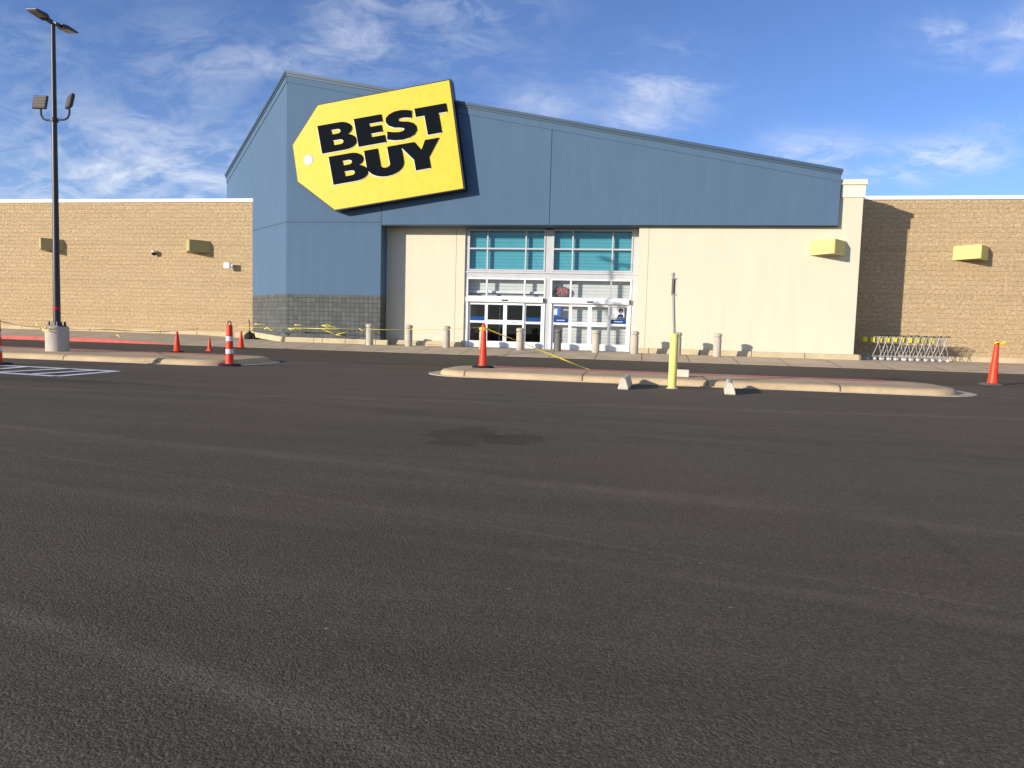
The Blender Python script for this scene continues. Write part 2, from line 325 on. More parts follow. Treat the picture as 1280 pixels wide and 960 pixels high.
# blue wedge: front, chamfered side and hidden back under a sloping roof
mb = MB()
top = [(XA, YF, ZAp), (XB, YF, ZB), (XC, YCh, ZC)]
Bf = [(XA, YF, ZF), (XB, YF, ZF), (XC, YCh, ZF)]
mb.loft([Bf, top]); mb.build('blue_fascia', M['blue'], bld)
# pier under the fascia
pd = 3.6; pier = [(XA, YF), (XP, YF), (XP-.06, YF+1.3), (XA+ch.x*9, YF+1.3+ch.y*0+4.6), (XA+ch.x*7.2, YF+ch.y*7.2)]
mb = MB(); mb.prism(pier, G0, ZF-.003); mb.build('blue_pier', M['blue'], bld)
mb = MB(); mb.prism([(x, y) for x, y in pier], .1, G0); mb.build('tile_base', M['tile'], bld)
# reveal lines in the stucco (thin recess strips, dark caulk)
cl = plain('joint_caulk', (.018, .028, .04), .8); M['caulk'] = cl; M['caulk2'] = plain('joint_caulk_pale', (.36, .31, .21), .8)
zj = at(416, 277.6, YF).z; XJ = at(688, 230, YF).x; zjt = ZAp+(ZB-ZAp)*(XJ-XA)/(XB-XA)
for bx in ((XA, XP, YF-.003, YF+.02, zj-.012, zj+.012), (XJ-.014, XJ+.014, YF-.003, YF+.02, ZF+.01, zjt-.45), (XP-.012, XP+.012, YF-.003, YF+.02, ZF+.01, ZF+.9)):
    mb = MB(); mb.box(*bx); mb.build('control_joint', M['caulk'], bld)
nrm = Vector((-ch.y, ch.x, 0)); nrm = nrm if nrm.y < 0 else -nrm
def chbox(mb, s0, s1, o0, o1, za0, za1, zb0=None, zb1=None):
    zb0 = za0 if zb0 is None else zb0; zb1 = za1 if zb1 is None else zb1
    P = lambda s, o, z: (A.x+ch.x*s+nrm.x*o, A.y+ch.y*s+nrm.y*o, z)
    mb.add([P(s0, o0, za0), P(s1, o0, zb0), P(s1, o1, zb0), P(s0, o1, za0), P(s0, o0, za1), P(s1, o0, zb1), P(s1, o1, zb1), P(s0, o1, za1)],
           [(0, 3, 2, 1), (4, 5, 6, 7), (0, 1, 5, 4), (1, 2, 6, 5), (2, 3, 7, 6), (3, 0, 4, 7)])
mb = MB(); chbox(mb, 0, 9, -.02, .003, zj-.012, zj+.012); mb.build('control_joint', M['caulk'], bld)
# trim band and metal coping that follow the two slopes
SL = Vector((XC-XA, YCh-YF, 0)).length
def slope_front(mb, d0, d1, y0, y1, ex=0.0):
    f = (ZB-ZAp)/(XB-XA)
    mb.slab([(XA-.02, ZAp-d1), (XB+ex, ZB-d1+f*ex), (XB+ex, ZB-d0+f*ex), (XA-.02, ZAp-d0)], y0, y1)
mb = MB(); slope_front(mb, .17, .44, YF-.028, YF+.03); chbox(mb, -.03, SL, -.03, .028, ZAp-.44, ZAp-.17, ZC-.44, ZC-.17); mb.build('trim_band', M['blue'], bld)
mb = MB(); slope_front(mb, -.05, .07, YF-.10, YF+.3, .05); slope_front(mb, .07, .17, YF-.06, YF+.2, .03)
chbox(mb, -.05, SL+.05, -.3, .10, ZAp-.07, ZAp+.05, ZC-.07, ZC+.05); chbox(mb, -.03, SL+.03, -.2, .06, ZAp-.17, ZAp-.07, ZC-.17, ZC-.07); mb.build('roof_coping', M['slate'], bld)
mb = MB(); mb.box(XP-.03, XB, YF-.01, YF+.12, ZF-.045, ZF+.004); mb.build('drip_edge', M['signedge'], bld)
# cream walls
XL1 = at(580.5, 350, YC).x; XR0 = at(796.5, 350, YR).x; XR1 = at(1074, 330, YR).x; ZRT = at(1081, 231, YR).z
mb = MB(); mb.box(XP-.3, XL1, YC, 36.5, .1, ZF-.002); mb.build('cream_wall', M['cream'], bld)
mb = MB(); mb.box(XR0, XR1, YR, YW+8, .1, ZRT); mb.build('cream_wall', M['cream'], bld)
mb = MB(); x1 = at(581-19, 350, YC).x
X = at(569.5, 350, YC).x; mb.box(X-.011, X+.011, YC-.003, YC+.01, .4, ZF-.05); mb.build('wall_joint', M['caulk2'], bld); mb = MB()
X = at(809, 350, YR).x; mb.box(X-.009, X+.009, YR-.003, YR+.01, .4, ZF-.05); mb.build('wall_joint', M['caulk2'], bld)
mb = MB(); mb.box(XR0-.1, XR1+.10, YR-.11, YW+8.1, ZRT-.005, ZRT+.20); mb.build('pilaster_cap', M['creamtrim'], bld, bevel=.01)
mb = MB(); mb.box(XB+.1, XR1+.05, YR-.045, YW+8.04, ZRT-.50, ZRT-.006); mb.build('pilaster_trim', M['creamtrim'], bld)
# block wings and their white coping
ZW = at(640, 247.0, YW).z; XWL = at(316.6, 330, YW).x
mb = MB(); mb.box(-125, XWL, YW, YW+30, .0, ZW-.16); mb.build('brick_wing', M['block'], bld)
mb = MB(); mb.box(XR1-.5, 90, YW, YW+30, .0, ZW-.16); mb.build('brick_wing', M['block'], bld)
mb = MB(); mb.box(-125, XWL+.02, YW-.06, YW+30, ZW-.16, ZW); mb.box(XR1+.002, 90, YW-.06, YW+30, ZW-.16, ZW); mb.build('parapet_coping', M['white'], bld)
mb = MB(); mb.box(XR1+.3, 90, YW-.07, YW+.02, .12, .42); mb.box(-125, XWL, YW-.07, YW+.02, .12, .50); mb.build('foundation_band', M['band'], bld)
# main hall behind: roof slab and dark vestibule
mb = MB(); mb.box(XL1-.5, XR0+.4, 40, 40.2, .05, ZF); mb.box(XL1-.5, XR0+.4, YC+.4, 40.2, ZF-.004, ZF+.25); mb.box(XL1-.5, XR0+.4, YC+.16, 40.2, .15, .212)
mb.box(XL1-.52, XL1-.32, 36.4, 40.2, .05, ZF); mb.box(XR0+.4, XR0+.6, YR+.3, 40.2, .05, ZF); mb.build('vestibule', M['dark'], bld)

# entrance: two units, each an upper window, a transom and a sliding door
zz = lambda px, py: at(px, py, YD).z
def xx(px, py=350): return at(px, py, YD).x
Z0 = .205
units = []
for ui, (xl, m1, m2, xr, ulx, um1, um2, urx) in enumerate(((583.5, 608.6, 656, 682, 585.8, 609.7, 657.6, 682), (688.2, 713.5, 763.8, 789.6, 690.8, 716, 765.8, 791.2))):
    cx = (xl+xr)/2; dz = [0, 0][ui]
    zT = ZF-.06; zM = zz(640, 311.0); zB = zz(640, 338.7); zTt = zz(640, 347.6); zTb = zz(640, 372); zH = zz(640, 378)
    # upper window
    X = [xx(ulx, 312), xx(um1, 312), xx(um2, 312), xx(urx, 312)]; w = .065
    f = MB()
    f.box(X[0], X[3], YD-.05, YD+.08, zB, zB+w); f.box(X[0], X[3], YD-.05, YD+.08, zT-w, zT); f.box(X[0]+w, X[3]-w, YD-.046, YD+.08, zM-w/2, zM+w/2)
    for q in (X[0]+w/2, X[1], X[2], X[3]-w/2): f.box(q-w/2, q+w/2, YD-.05, YD+.08, zB+w, zT-w)
    win = f.build('window', M['alum'], bld); win['label'] = ['upper window with teal glass over the dark doors', 'upper window with teal glass over the shuttered doors'][ui]
    p = MB(); p.pane(X[0]+.02, X[3]-.02, YD+.01, zB+.02, zT-.02); po = p.build('glass_pane', M['teal'], None); po.location = (0, 0, 0)
    for v in po.data.vertices: v.co -= Vector(bld['_o'])
    po.parent = win
    # transom
    X = [xx(xl, 360), xx(m1, 360), xx(m2, 360), xx(xr, 360)]; w = .07
    f = MB(); f.box(X[0], X[3], YD-.05, YD+.08, zTt-w, zTt)
    f.box(X[0], X[3], YD-.046, YD+.08, zTb-.02, zTb+.05)
    for q in (X[0]+w/2, X[1], X[2], X[3]-w/2): f.box(q-w/2, q+w/2, YD-.05, YD+.08, zTb+.05, zTt-w)
    tr = f.build('transom_window', M['whitef'], bld)
    p = MB(); p.pane(X[0]+.02, X[3]-.02, YD+.01, zTb, zTt-.02); po = p.build('glass_pane', M['glass'], None)
    for v in po.data.vertices: v.co -= Vector(bld['_o'])
    po.parent = tr
    # sliding door
    f = MB(); f.box(X[0], X[0]+.09, YD-.06, YD+.10, Z0, zTb-.02); f.box(X[3]-.09, X[3], YD-.06, YD+.10, Z0, zTb-.02)
    f.box(X[0]+.09, X[3]-.09, YD-.01, YD+.09, zH-.025, zH+.02)
    dr = f.build('sliding_door', M['whitef'], bld); dr['label'] = ['sliding door with dark glass', 'sliding door with a roller shutter down behind its glass'][ui]
    def sub(mbx, name, m, **kw):
        o = mbx.build(name, m, None, **kw)
        for v in o.data.vertices: v.co -= Vector(bld['_o'])
        o.parent = dr; return o
    h = MB(); h.box(X[0]-.01, X[3]-.08, YD-.16, YD+.04, zH, zTb); sub(h, 'door_header', M['whitef'], bevel=.012)
    h = MB(); h.box(X[3]-.079, X[3]-.02, YD-.14, YD+.03, zH+.01, zTb-.01); sub(h, 'header_end', M['black'])
    h = MB(); xm = (X[0]+X[3])/2; h.box(xm-.14, xm+.14, YD-.185, YD-.158, zH+.05, zH+.115); sub(h, 'motion_sensor', M['black'], bevel=.01)
    lw = (X[3]-X[0]-.18)/4; zr = zz(640, 403.0); zr0 = zr-.10; zr1 = zr+.10; zt = zH-.03; zb = Z0+.30
    for i in range(4):
        a = X[0]+.09+i*lw; b = a+lw; side = i in (0, 3); y0 = YD+(.02 if side else -.03); y1 = y0+.05; sw = .085
        if not side: a -= .03*(i == 1); b += .03*(i == 2)
        l = MB(); l.box(a+.004, a+sw, y0, y1, Z0+.01, zt); l.box(b-sw, b-.004, y0, y1, Z0+.01, zt)
        l.box(a+sw, b-sw, y0+.002, y1, Z0+.01, zb); l.box(a+sw, b-sw, y0+.002, y1, zt-.09, zt)
        l.box(a+sw, b-sw, y0+.002, y1, zr0+(.05 if side else 0), zr1-(.05 if side else 0)); sub(l, 'door_leaf', M['whitef'])
        p = MB(); p.pane(a+sw-.01, b-sw+.01, y0+.024, zb-.01, zt-.08); sub(p, 'glass_pane', M['glass'])
        if side:
            q = MB(); q.box(a+sw, b-sw, y0+.006, y0+.014, zr1-.05, zr1+.14); sub(q, 'blue_band', M['navy'])
            if ui: 
                q = MB(); xx0 = a+sw+.14
                for c in range(9): q.box(xx0+c*.042, xx0+c*.042+.028, y0+.001, y0+.004, zr1+.035, zr1+.068)
                sub(q, 'band_print', M['post1'])
        else:
            q = MB()
            for c in range(6): q.box((a+b)/2-.12+c*.042, (a+b)/2-.12+c*.042+.024, y0-.003, y0-.0005, zr-.022, zr+.012)
            sub(q, 'rail_print', M['oval'])
    units.append((X, zT, zB, zTt, zTb, zH, zr, zt))
# aluminium surround
f = MB(); (X1, zT, zB, zTt, zTb, zH, zr, zt), X2 = units[0], units[1][0]
ul = [xx(585.8, 312), xx(682, 312), xx(690.8, 312), xx(791.2, 312)]; E0 = XL1-.02; E1 = XR0+.02
f.box(E0, ul[0]-.001, YD-.02, YD+.1, zB, ZF-.01); f.box(ul[1]+.001, ul[2]-.001, YD-.02, YD+.1, zB, ZF-.01); f.box(ul[3]+.001, E1, YD-.02, YD+.1, zB, ZF-.01)
f.box(E0, E1, YD-.025, YD+.1, zTt+.002, zB-.002); f.box(ul[0]-.001, ul[3]+.001, YD-.02, YD+.1, zT+.001, ZF-.01)
f.box(E0, E1, YD-.075, YD-.02, zB-.10, zB-.04)
f.box(E0, X1[0]-.002, YD-.02, YD+.1, Z0-.05, zTt); f.box(X1[3]+.002, X2[0]-.002, YD-.02, YD+.1, Z0-.05, zTt); f.box(X2[3]+.002, E1, YD-.02, YD+.1, Z0-.05, zTt)
f.build('entrance_frame', M['alum'], bld)
# corrugated roller shutters behind the glass
def shutter(x0, x1, z0, z1, y):
    rings = []; z = z0; i = 0
    while z < z1:
        for dz, dy in ((0, 0), (.125, -.006), (.13, .004), (.145, .004)):
            rings.append((z+dz, y+dy))
        z += .15
    m = MB(); vs = []; fs = []
    for q, (zq, yq) in enumerate(rings): vs += [(x0, yq, zq), (x1, yq, zq)]
    for q in range(len(rings)-1): fs.append((2*q, 2*q+1, 2*q+3, 2*q+2))
    m.add(vs, fs); return m
shutter(X1[0]-.3, X1[3]+.18, zz(640, 364), zB, YD+.42).build('roller_shutter', M['shut'], bld)
shutter(X2[0]-.09, X2[3]+.3, .215, zB, YD+.42).build('roller_shutter', M['shut'], bld)
for Xa in (X1, X2): shutter(Xa[0]-.1, Xa[3]+.1, zB-.02, ZF-.02, YD+.20).build('upper_blind', M['shut'], bld)
mb = MB(); mb.box(X1[0]-.1, X2[3]+.1, YD+.21, YD+.6, zB-.06, zB-.02); mb.build('shutter_housing', M['shut'], bld)
mb = MB(); mb.box(X1[0]-.3, X1[3]+.16, YD+.30, YD+.41, zz(640, 366.4), zz(640, 363.6)); mb.build('shutter_bar', M['whitef'], bld)
mb = MB(); mb.box(X1[0]-.3, X1[3]+.16, YD+.50, YD+.56, zz(640, 373), zz(640, 366)); mb.build('vestibule_beam', M['alum'], bld)
for q in (.3, .62, .93):
    mb = MB(); xq = X1[0]+(X1[3]-X1[0])*q; mb.box(xq+.1, xq+.16, YD+1.8, YD+1.88, .2, 2.3); mb.build('inner_door_post', M['alum'], bld)

# ------------------------------------------------------------------ the tag sign
YS = 30.26; SX = lambda px, py: at(px, py, YS)
sign = empty('store_sign', tuple(SX(480, 180))); tag(sign, 'huge tilted yellow price tag sign with black letters on the blue wall', 'sign')
poly = [SX(*p) for p in ((396.6, 130.8), (563.6, 98.6), (581.6, 236.2), (418, 263.4), (371.2, 227.3), (364.8, 181.2))]
cen = sum(poly, Vector())/6
ins = lambda d: [(p.x+(cen.x-p.x)*d, p.z+(cen.z-p.z)*d) for p in poly]
mb = MB(); mb.slab([(p.x, p.z) for p in poly], YS, YS+.50); mb.build('sign_box', M['signedge'], sign)
mb = MB(); mb.slab(ins(.018), YS-.012, YS+.05); mb.build('yellow_face', M['yellow'], sign)
mb = MB(); cz = SX(386, 199.5); mb.slab([(cz.x+.235*math.cos(R(a)), cz.z+.235*math.sin(R(a))) for a in range(0, 360, 12)], YS-.016, YS+.0)
mb.build('tag_hole_rim', plain('hole_rim', (.55, .50, .38), .6), sign)
mb = MB(); mb.slab([(cz.x-.028+.205*math.cos(R(a)), cz.z-.03+.205*math.sin(R(a))) for a in range(0, 360, 12)], YS-.026, YS-.005); mb.build('tag_hole', M['letterw'], sign)
for px, py in ((420, 160), (540, 130), (430, 235), (560, 210)): q = SX(px, py); mb = MB(); mb.box(q.x-.08, q.x+.08, YS+.45, YF-.004, q.z-.08, q.z+.08); mb.build('mounting_bracket', M['bronze'], sign)
TH = R(10.1)
def uw(u, w): 
    x = 190+u*math.cos(TH)+w*math.sin(TH); y = 345-u*math.sin(TH)+w*math.cos(TH)
    p = SX(360+x*.19785, 90+y*.19785); return (p.x, p.z)
def arc(cx, cy, rx, ry, a0, a1, n=10): return [(cx+rx*math.cos(R(a0+(a1-a0)*i/n)), cy+ry*math.sin(R(a0+(a1-a0)*i/n))) for i in range(n+1)]
def gB(x, y, w, h):      # w is downwards; heavy geometric B with two bowls
    o = [(x, y), (x+w*.62, y)]+arc(x+w*.62, y+h*.245, w*.31, h*.245, -90, 60, 8)+[(x+w*.80, y+h*.478)]+arc(x+w*.64, y+h*.725, w*.36, h*.275, -58, 90, 9)+[(x, y+h)]
    i1 = [(x+w*.34, y+h*.20), (x+w*.50, y+h*.20)]+arc(x+w*.52, y+h*.30, w*.10, h*.10, -90, 90, 6)+[(x+w*.34, y+h*.40)]
    i2 = [(x+w*.34, y+h*.59), (x+w*.52, y+h*.59)]+arc(x+w*.54, y+h*.695, w*.11, h*.105, -90, 90, 6)+[(x+w*.34, y+h*.80)]
    return [o, i1, i2]
def gE(x, y, w, h): return [[(x, y), (x+w, y), (x+w, y+h*.235), (x+w*.50, y+h*.235), (x+w*.50, y+h*.385), (x+w*.94, y+h*.385), (x+w*.94, y+h*.60), (x+w*.50, y+h*.60), (x+w*.50, y+h*.765), (x+w, y+h*.765), (x+w, y+h), (x, y+h)]]
def gT(x, y, w, h): return [[(x, y), (x+w, y), (x+w, y+h*.28), (x+w*.71, y+h*.28), (x+w*.71, y+h), (x+w*.28, y+h), (x+w*.28, y+h*.28), (x, y+h*.28)]]
def gU(x, y, w, h): 
    o = [(x, y), (x+w*.36, y), (x+w*.36, y+h*.60)]+arc(x+w*.50, y+h*.62, w*.14, h*.115, 180, 0, 8)+[(x+w*.64, y), (x+w, y), (x+w, y+h*.60)]
    return [o+arc(x+w*.5, y+h*.60, w*.5, h*.42, 0, 180, 14)]
def gY(x, y, w, h): return [[(x, y), (x+w*.38, y), (x+w*.525, y+h*.345), (x+w*.66, y), (x+w, y), (x+w*.67, y+h*.62), (x+w*.67, y+h), (x+w*.31, y+h), (x+w*.31, y+h*.62)]]
def gS(x, y, w, h):
    sp = [(.94, .06), (.80, .01), (.60, -.025), (.38, -.01), (.19, .06), (.07, .17), (.05, .31), (.12, .44), (.28, .535), (.47, .575), (.60, .62), (.625, .685), (.56, .745), (.42, .76), (.25, .735), (.04, .67),
          (.0, .93), (.22, 1.0), (.48, 1.03), (.72, 1.0), (.90, .92), (1.0, .79), (1.0, .63), (.92, .51), (.77, .44), (.58, .40), (.46, .355), (.44, .295), (.50, .245), (.62, .235), (.76, .255), (.90, .295)]
    return [[(x+a*w, y+b*h) for a, b in sp]]
glyphs = [gB(0, 0, 225, 172), gE(234, -3, 172, 173), gS(420, -3, 190, 172), gT(622, 0, 198, 172), gB(36, 204, 226, 174), gU(262, 206, 232, 174), gY(486, 206, 252, 174)]
def letters(name, m, y0, y1, du, dw, grow):
    bm = bmesh.new(); off = Vector(sign['_o'])
    for gl in glyphs:
        cu = bpy.data.curves.new(name, 'CURVE'); cu.dimensions = '2D'; cu.fill_mode = 'BOTH'; cu.extrude = (y1-y0)/2; cu.offset = grow
        for c in gl:
            s = cu.splines.new('POLY'); s.points.add(len(c)-1); s.use_cyclic_u = True
            for pt, (u, w) in zip(s.points, c):
                X, Zc = uw(u+du, w+dw); pt.co = (X, Zc, 0, 1)
        t = bpy.data.objects.new('tmp', cu); C.objects.link(t); dg = bpy.context.evaluated_depsgraph_get()
        me = bpy.data.meshes.new_from_object(t.evaluated_get(dg)); bpy.data.objects.remove(t); bm.from_mesh(me); bpy.data.meshes.remove(me)
    me = bpy.data.meshes.new(name)
    for v in bm.verts: v.co = Vector((v.co.x, (y0+y1)/2-v.co.z, v.co.y))-off
    bmesh.ops.recalc_face_normals(bm, faces=bm.faces); bm.to_mesh(me); bm.free()
    me.materials.append(m); o = bpy.data.objects.new(name, me); C.objects.link(o); o.parent = sign
    return o
letters('letter_backing', M['letterw'], YS-.03, YS-.013, -3.5, 5, .018)
letters('black_lettering', M['letter'], YS-.05, YS-.031, 0, 0, .016)

# ------------------------------------------------------------------ wall lights
def wall_light():
    r = empty('wall_light'); hw, dp, hh = .70, .84, .58
    b = MB(); b.prism([(-hw, 0), (hw, 0), (.06, -dp), (-.06, -dp)], 0, hh); b.build('housing', M['lamp'], r, bevel=.012)
    l = MB(); l.prism([(-hw*.7, -.06), (hw*.7, -.06), (.04, -dp*.8), (-.04, -dp*.8)], -.02, .0); l.build('lens', M['lens'], r)
    return r
wl = wall_light(); first = True
for px, py, Y, lab in ((248.5, 307.5, YW, 'olive tan wedge wall light on block wing near the blue corner'), (66.5, 305, YW, 'olive tan wedge wall light on block wing behind the lamp post'),
                       (1035, 311, YR, 'yellow wedge wall light on the cream stucco wall'), (1213.5, 317, YW, 'yellow wedge wall light on block wing above the right orange channelizer')):
    o = wl if first else copy_tree(wl); first = False
    q = at(px, py+7, Y); o.location = (q.x-.02, Y-.002, q.z-.05); tag(o, lab, 'wall light', 'wedge wall lights')
lt = plain('wall_light_olive', (.46, .39, .15), .6)
for o in bpy.data.objects:
    if o.name.startswith('wall_light') and o.location.x < -15:
        for c_ in o.children:
            if c_.name.startswith('housing'): c_.data = c_.data.copy(); c_.data.materials[0] = lt
# camera and white box on the left wing
q = at(195, 316, YW); r = empty('security_camera', (q.x, YW, q.z)); tag(r, 'small dome security camera on the tan block wing', 'camera')
b = MB(); b.box(q.x-.10, q.x+.10, YW-.10, YW-.002, q.z-.02, q.z+.10); b.build('mount', M['camw'], r, bevel=.02)
b = MB(); b.lathe([(.02, -.16), (.08, -.14), (.115, -.07), (.12, 0), (.10, .03)], 16, (q.x, YW-.17, q.z)); b.build('dome', M['black'], r, smooth=True)
b = MB(); b.lathe([(.125, -.01), (.13, .03), (.11, .09), (.03, .11)], 16, (q.x, YW-.17, q.z)); b.build('hood', M['camw'], r, smooth=True)
q = at(289, 332.5, YW); r = empty('flood_light', (q.x, YW, q.z)); tag(r, 'small pale box light on an arm near the wing corner', 'light')
b = MB(); b.box(q.x-.18, q.x+.16, YW-.42, YW-.30, q.z-.16, q.z+.16); b.build('head', M['camw'], r, bevel=.02)
b = MB(); b.tube([(q.x+.02, YW-.31, q.z), (q.x+.04, YW-.15, q.z-.05), (q.x+.04, YW-.03, q.z-.05)], .035); b.build('arm', M['camw'], r)
b = MB(); b.box(q.x-.05, q.x+.13, YW-.035, YW-.002, q.z-.14, q.z+.05); b.build('back_plate', M['camw'], r, bevel=.008)

# ------------------------------------------------------------------ lamp post
b0 = gd(72, 439, .135); LX, LY = b0.x, b0.y
r = empty('lamp_post', (LX, LY, .135)); tag(r, 'tall dark lamp post on a round concrete base with two top lights and two floodlights', 'lamp post')
zt = at(66, 29, LY).z; zb = at(72, 408, LY).z
b = MB(); b.lathe([(.285, -.02), (.285, zb-.16), (.272, zb-.138), (.25, zb-.135)], 40, (LX, LY, .135)); b.build('concrete_base', M['boll'], r, smooth=True)
lean = at(66, 29, LY).x-LX; lean = 0
b = MB(); TX = LX+.085
lx = lambda z: LX+(TX-LX)*(z-zb)/(zt-zb)
b.tube([(LX, LY, zb+.02), (lx(zb+3), LY, zb+3), (TX, LY, zt)], [.092, .078, .052], 20); b.build('pole', M['bronze'], r, smooth=True)
b = MB(); b.box(LX-.165, LX+.165, LY-.165, LY+.165, zb, zb+.03)
for sx in (-1, 1):
    for sy in (-1, 1): b.lathe([(.03, 0), (.03, .10)], 6, (LX+sx*.13, LY+sy*.13, zb+.03))
b.lathe([(.135, 0), (.12, .09), (.098, .10)], 20, (LX, LY, zb+.03)); b.build('base_plate', M['bronze'], r)
b = MB(); b.lathe([(.090, 0), (.097, .015), (.097, .09), (.090, .10)], 20, (LX, LY, zb+.44)); b.build('red_tape_band', M['red'], r)
for sg, nm in ((-1, 'area_light'), (1, 'area_light')):
    dv = Vector((-.05*sg, sg, 0)).normalized(); lat = Vector((dv.y, -dv.x, 0)); o = Vector((TX, LY, zt))
    P = lambda a, l, z: tuple(o+dv*a+lat*l+Vector((0, 0, z)))
    b = MB(); b.loft([[P(.05, -.05, -.04), P(.05, .05, -.04), P(.05, .05, .06), P(.05, -.05, .06)], [P(.26, -.05, -.02), P(.26, .05, -.02), P(.26, .05, .07), P(.26, -.05, .07)]])
    b.loft([[P(.22, -.10, -.03), P(.22, .10, -.03), P(.22, .10, .08), P(.22, -.10, .08)], [P(.36, -.16, .0), P(.36, .16, .0), P(.36, .15, .09), P(.36, -.15, .09)], [P(.74, -.16, .03), P(.74, .16, .03), P(.74, .15, .065), P(.74, -.15, .065)]])
    ho = b.build('area_light', M['bronze'], r, bevel=.008)
    l = MB(); l.loft([[P(.37, -.125, -.008), P(.37, .125, -.008), P(.37, .125, .03), P(.37, -.125, .03)], [P(.71, -.125, .02), P(.71, .125, .02), P(.71, .125, .05), P(.71, -.125, .05)]])
    lo = l.build('lens', M['lens'], r); lo.parent = ho
zf = at(66, 150, LY).z
FX = lx(zf); b = MB(); b.lathe([(.10, -.05), (.10, .05)], 20, (FX, LY, zf)); b.build('bracket_collar', M['bronze'], r)
for sg in (-1, 1):
    ax = .40 if sg < 0 else .46
    arm = [(FX+sg*.09, LY, zf), (FX+sg*(ax-.16), LY, zf), (FX+sg*(ax-.06), LY, zf+.04), (FX+sg*ax, LY, zf+.14), (FX+sg*(ax+.01), LY, zf+.34)]
    b = MB(); b.tube(arm, .026, 10); fo = b.build('floodlight_arm', M['bronze'], r, smooth=True)
    c = Vector((FX+sg*(ax+.02), LY, zf+.47)); rot = R(20)
    dn = Vector((.12 if sg < 0 else -.55, -.85, .22)).normalized(); la = dn.cross(Vector((0, 0, 1))).normalized(); u2 = la.cross(dn).normalized()
    P = lambda a, bq, cq: tuple(c+la*a+u2*bq+dn*cq)
    b = MB(); rect = lambda w, h, d: [P(-w, -h, d), P(w, -h, d), P(w, h, d), P(-w, h, d)]
    b.loft([rect(.155, .15, -.06), rect(.19, .185, -.03), rect(.19, .185, .03)])
    hd = b.build('floodlight', M['bronze'], r, bevel=.01)
    b = MB(); b.loft([rect(.17, .165, .03), rect(.17, .165, .036)])
    for t in range(7): zq = -.155+t*.045; b.loft([[P(-.16, zq, .036), P(.16, zq, .036), P(.16, zq+.025, .036), P(-.16, zq+.025, .036)], [P(-.16, zq+.006, .05), P(.16, zq+.006, .05), P(.16, zq+.02, .05), P(-.16, zq+.02, .05)]])
    lf = b.build('lens_grid', plain('floodlight_face', (.16, .145, .12), .5), r); lf.parent = hd

# ------------------------------------------------------------------ concrete bollards on the sidewalk
def bollard():
    r = empty('concrete_bollard')
    b = MB(); b.lathe([(.155, -.04), (.155, .735), (.15, .75)], 28); b.build('shaft', M['boll'], r, smooth=True)
    b = MB(); b.lathe([(.122, .745), (.125, .79)], 28); b.build('neck', M['boll'], r, smooth=True)
    b = MB(); b.lathe([(.145, .785), (.168, .80), (.172, .86), (.155, .905), (.11, .93), (.02, .938)], 28); b.build('domed_cap', M['boll'], r, smooth=True)
    return r
bo = bollard(); YB = 29.6; first = True
labs = ['pale concrete bollard in front of the grey tile base with tape around it', 'concrete bollard in front of the cream wall just right of the blue pier', 'concrete bollard in front of the cream wall left of the dark doors', 'concrete bollard mostly hidden behind the tall orange cone',
        'concrete bollard in front of the right leaf of the dark doors', 'grey weathered bollard in front of the blue poster door panel', 'concrete bollard in front of the middle of the shuttered doors', 'concrete bollard at the right edge of the shuttered doors', 'concrete bollard directly behind the yellow post', 'rightmost concrete bollard, alone before the wide cream wall']
dkb = copy_tree(bo)
Mg = m_concrete('bollard_concrete_grey', (.20, .185, .165), 0, .3, True)
for c in dkb.children:
    c.data = c.data.copy(); c.data.materials[0] = Mg
for i, px in enumerate((462, 511, 558, 603.5, 650, 697, 745, 793.5, 847, 897)):
    if i == 5: o = dkb
    else:
        o = bo if first else copy_tree(bo); first = False
    q = at(px, 425, YB); o.location = (q.x, YB, .195); o.rotation_euler.z = i*1.3; tag(o, labs[i], 'bollard', 'concrete bollards along the sidewalk')

# precast curb pieces at the foot of the walls
def curb_piece(x0, x1, yf, yb, z0=.17, h=.25):
    g = MB(); g.loft([[(x0, yf, z0), (x0, yf+.02, z0+h*.5), (x0, yf+.07, z0+h), (x0, yb, z0+h), (x0, yb, z0)], [(x1, yf, z0), (x1, yf+.02, z0+h*.5), (x1, yf+.07, z0+h), (x1, yb, z0+h), (x1, yb, z0)]]); return g
cuts = [XA+.06, at(392.6, 425, 30.6).x, at(432, 425, 30.6).x, at(470, 425, 30.6).x, at(484.5, 425, 30.6).x]
cl = ['long concrete curb block at the tile base beside the blue corner', 'concrete curb block at the middle of the tile base', 'concrete curb block at the tile base behind the taped bollard', 'short concrete curb block at the right end of the tile base']
for i in range(4):
    g = curb_piece(cuts[i], cuts[i+1]-.015, YF-.26, YF-.01); tag(g.build('concrete_curb', M['band'], bevel=.012, loc=(cuts[i], YF-.1, .17)), cl[i], 'curb', 'precast curb blocks')
q0, q1, q2 = at(486, 425, 31.5).x+.08, at(527, 428, 31.5).x, XL1-.06
for a, b, l in ((q0, q1, 'concrete curb block under the cream wall in the shade of the pier'), (q1, q2, 'concrete curb block under the cream wall next to the dark doors')):
    g = curb_piece(a, b-.015, YC-.30, YC-.01); tag(g.build('concrete_curb', M['band'], bevel=.012, loc=(a, YC-.1, .17)), l, 'curb', 'precast curb blocks')
g = curb_piece(XR0+.12, XR1+.22, YR-.24, YR-.01); tag(g.build('concrete_curb', M['band'], bevel=.012, loc=(XR0, YR-.1, .17)), 'long concrete curb along the foot of the wide cream wall', 'curb', 'precast curb blocks')
P = lambda s, o, z: (A.x+ch.x*s+nrm.x*o, A.y+ch.y*s+nrm.y*o, z)
g = MB(); zc = lambda s: .17+.16*s/4.2
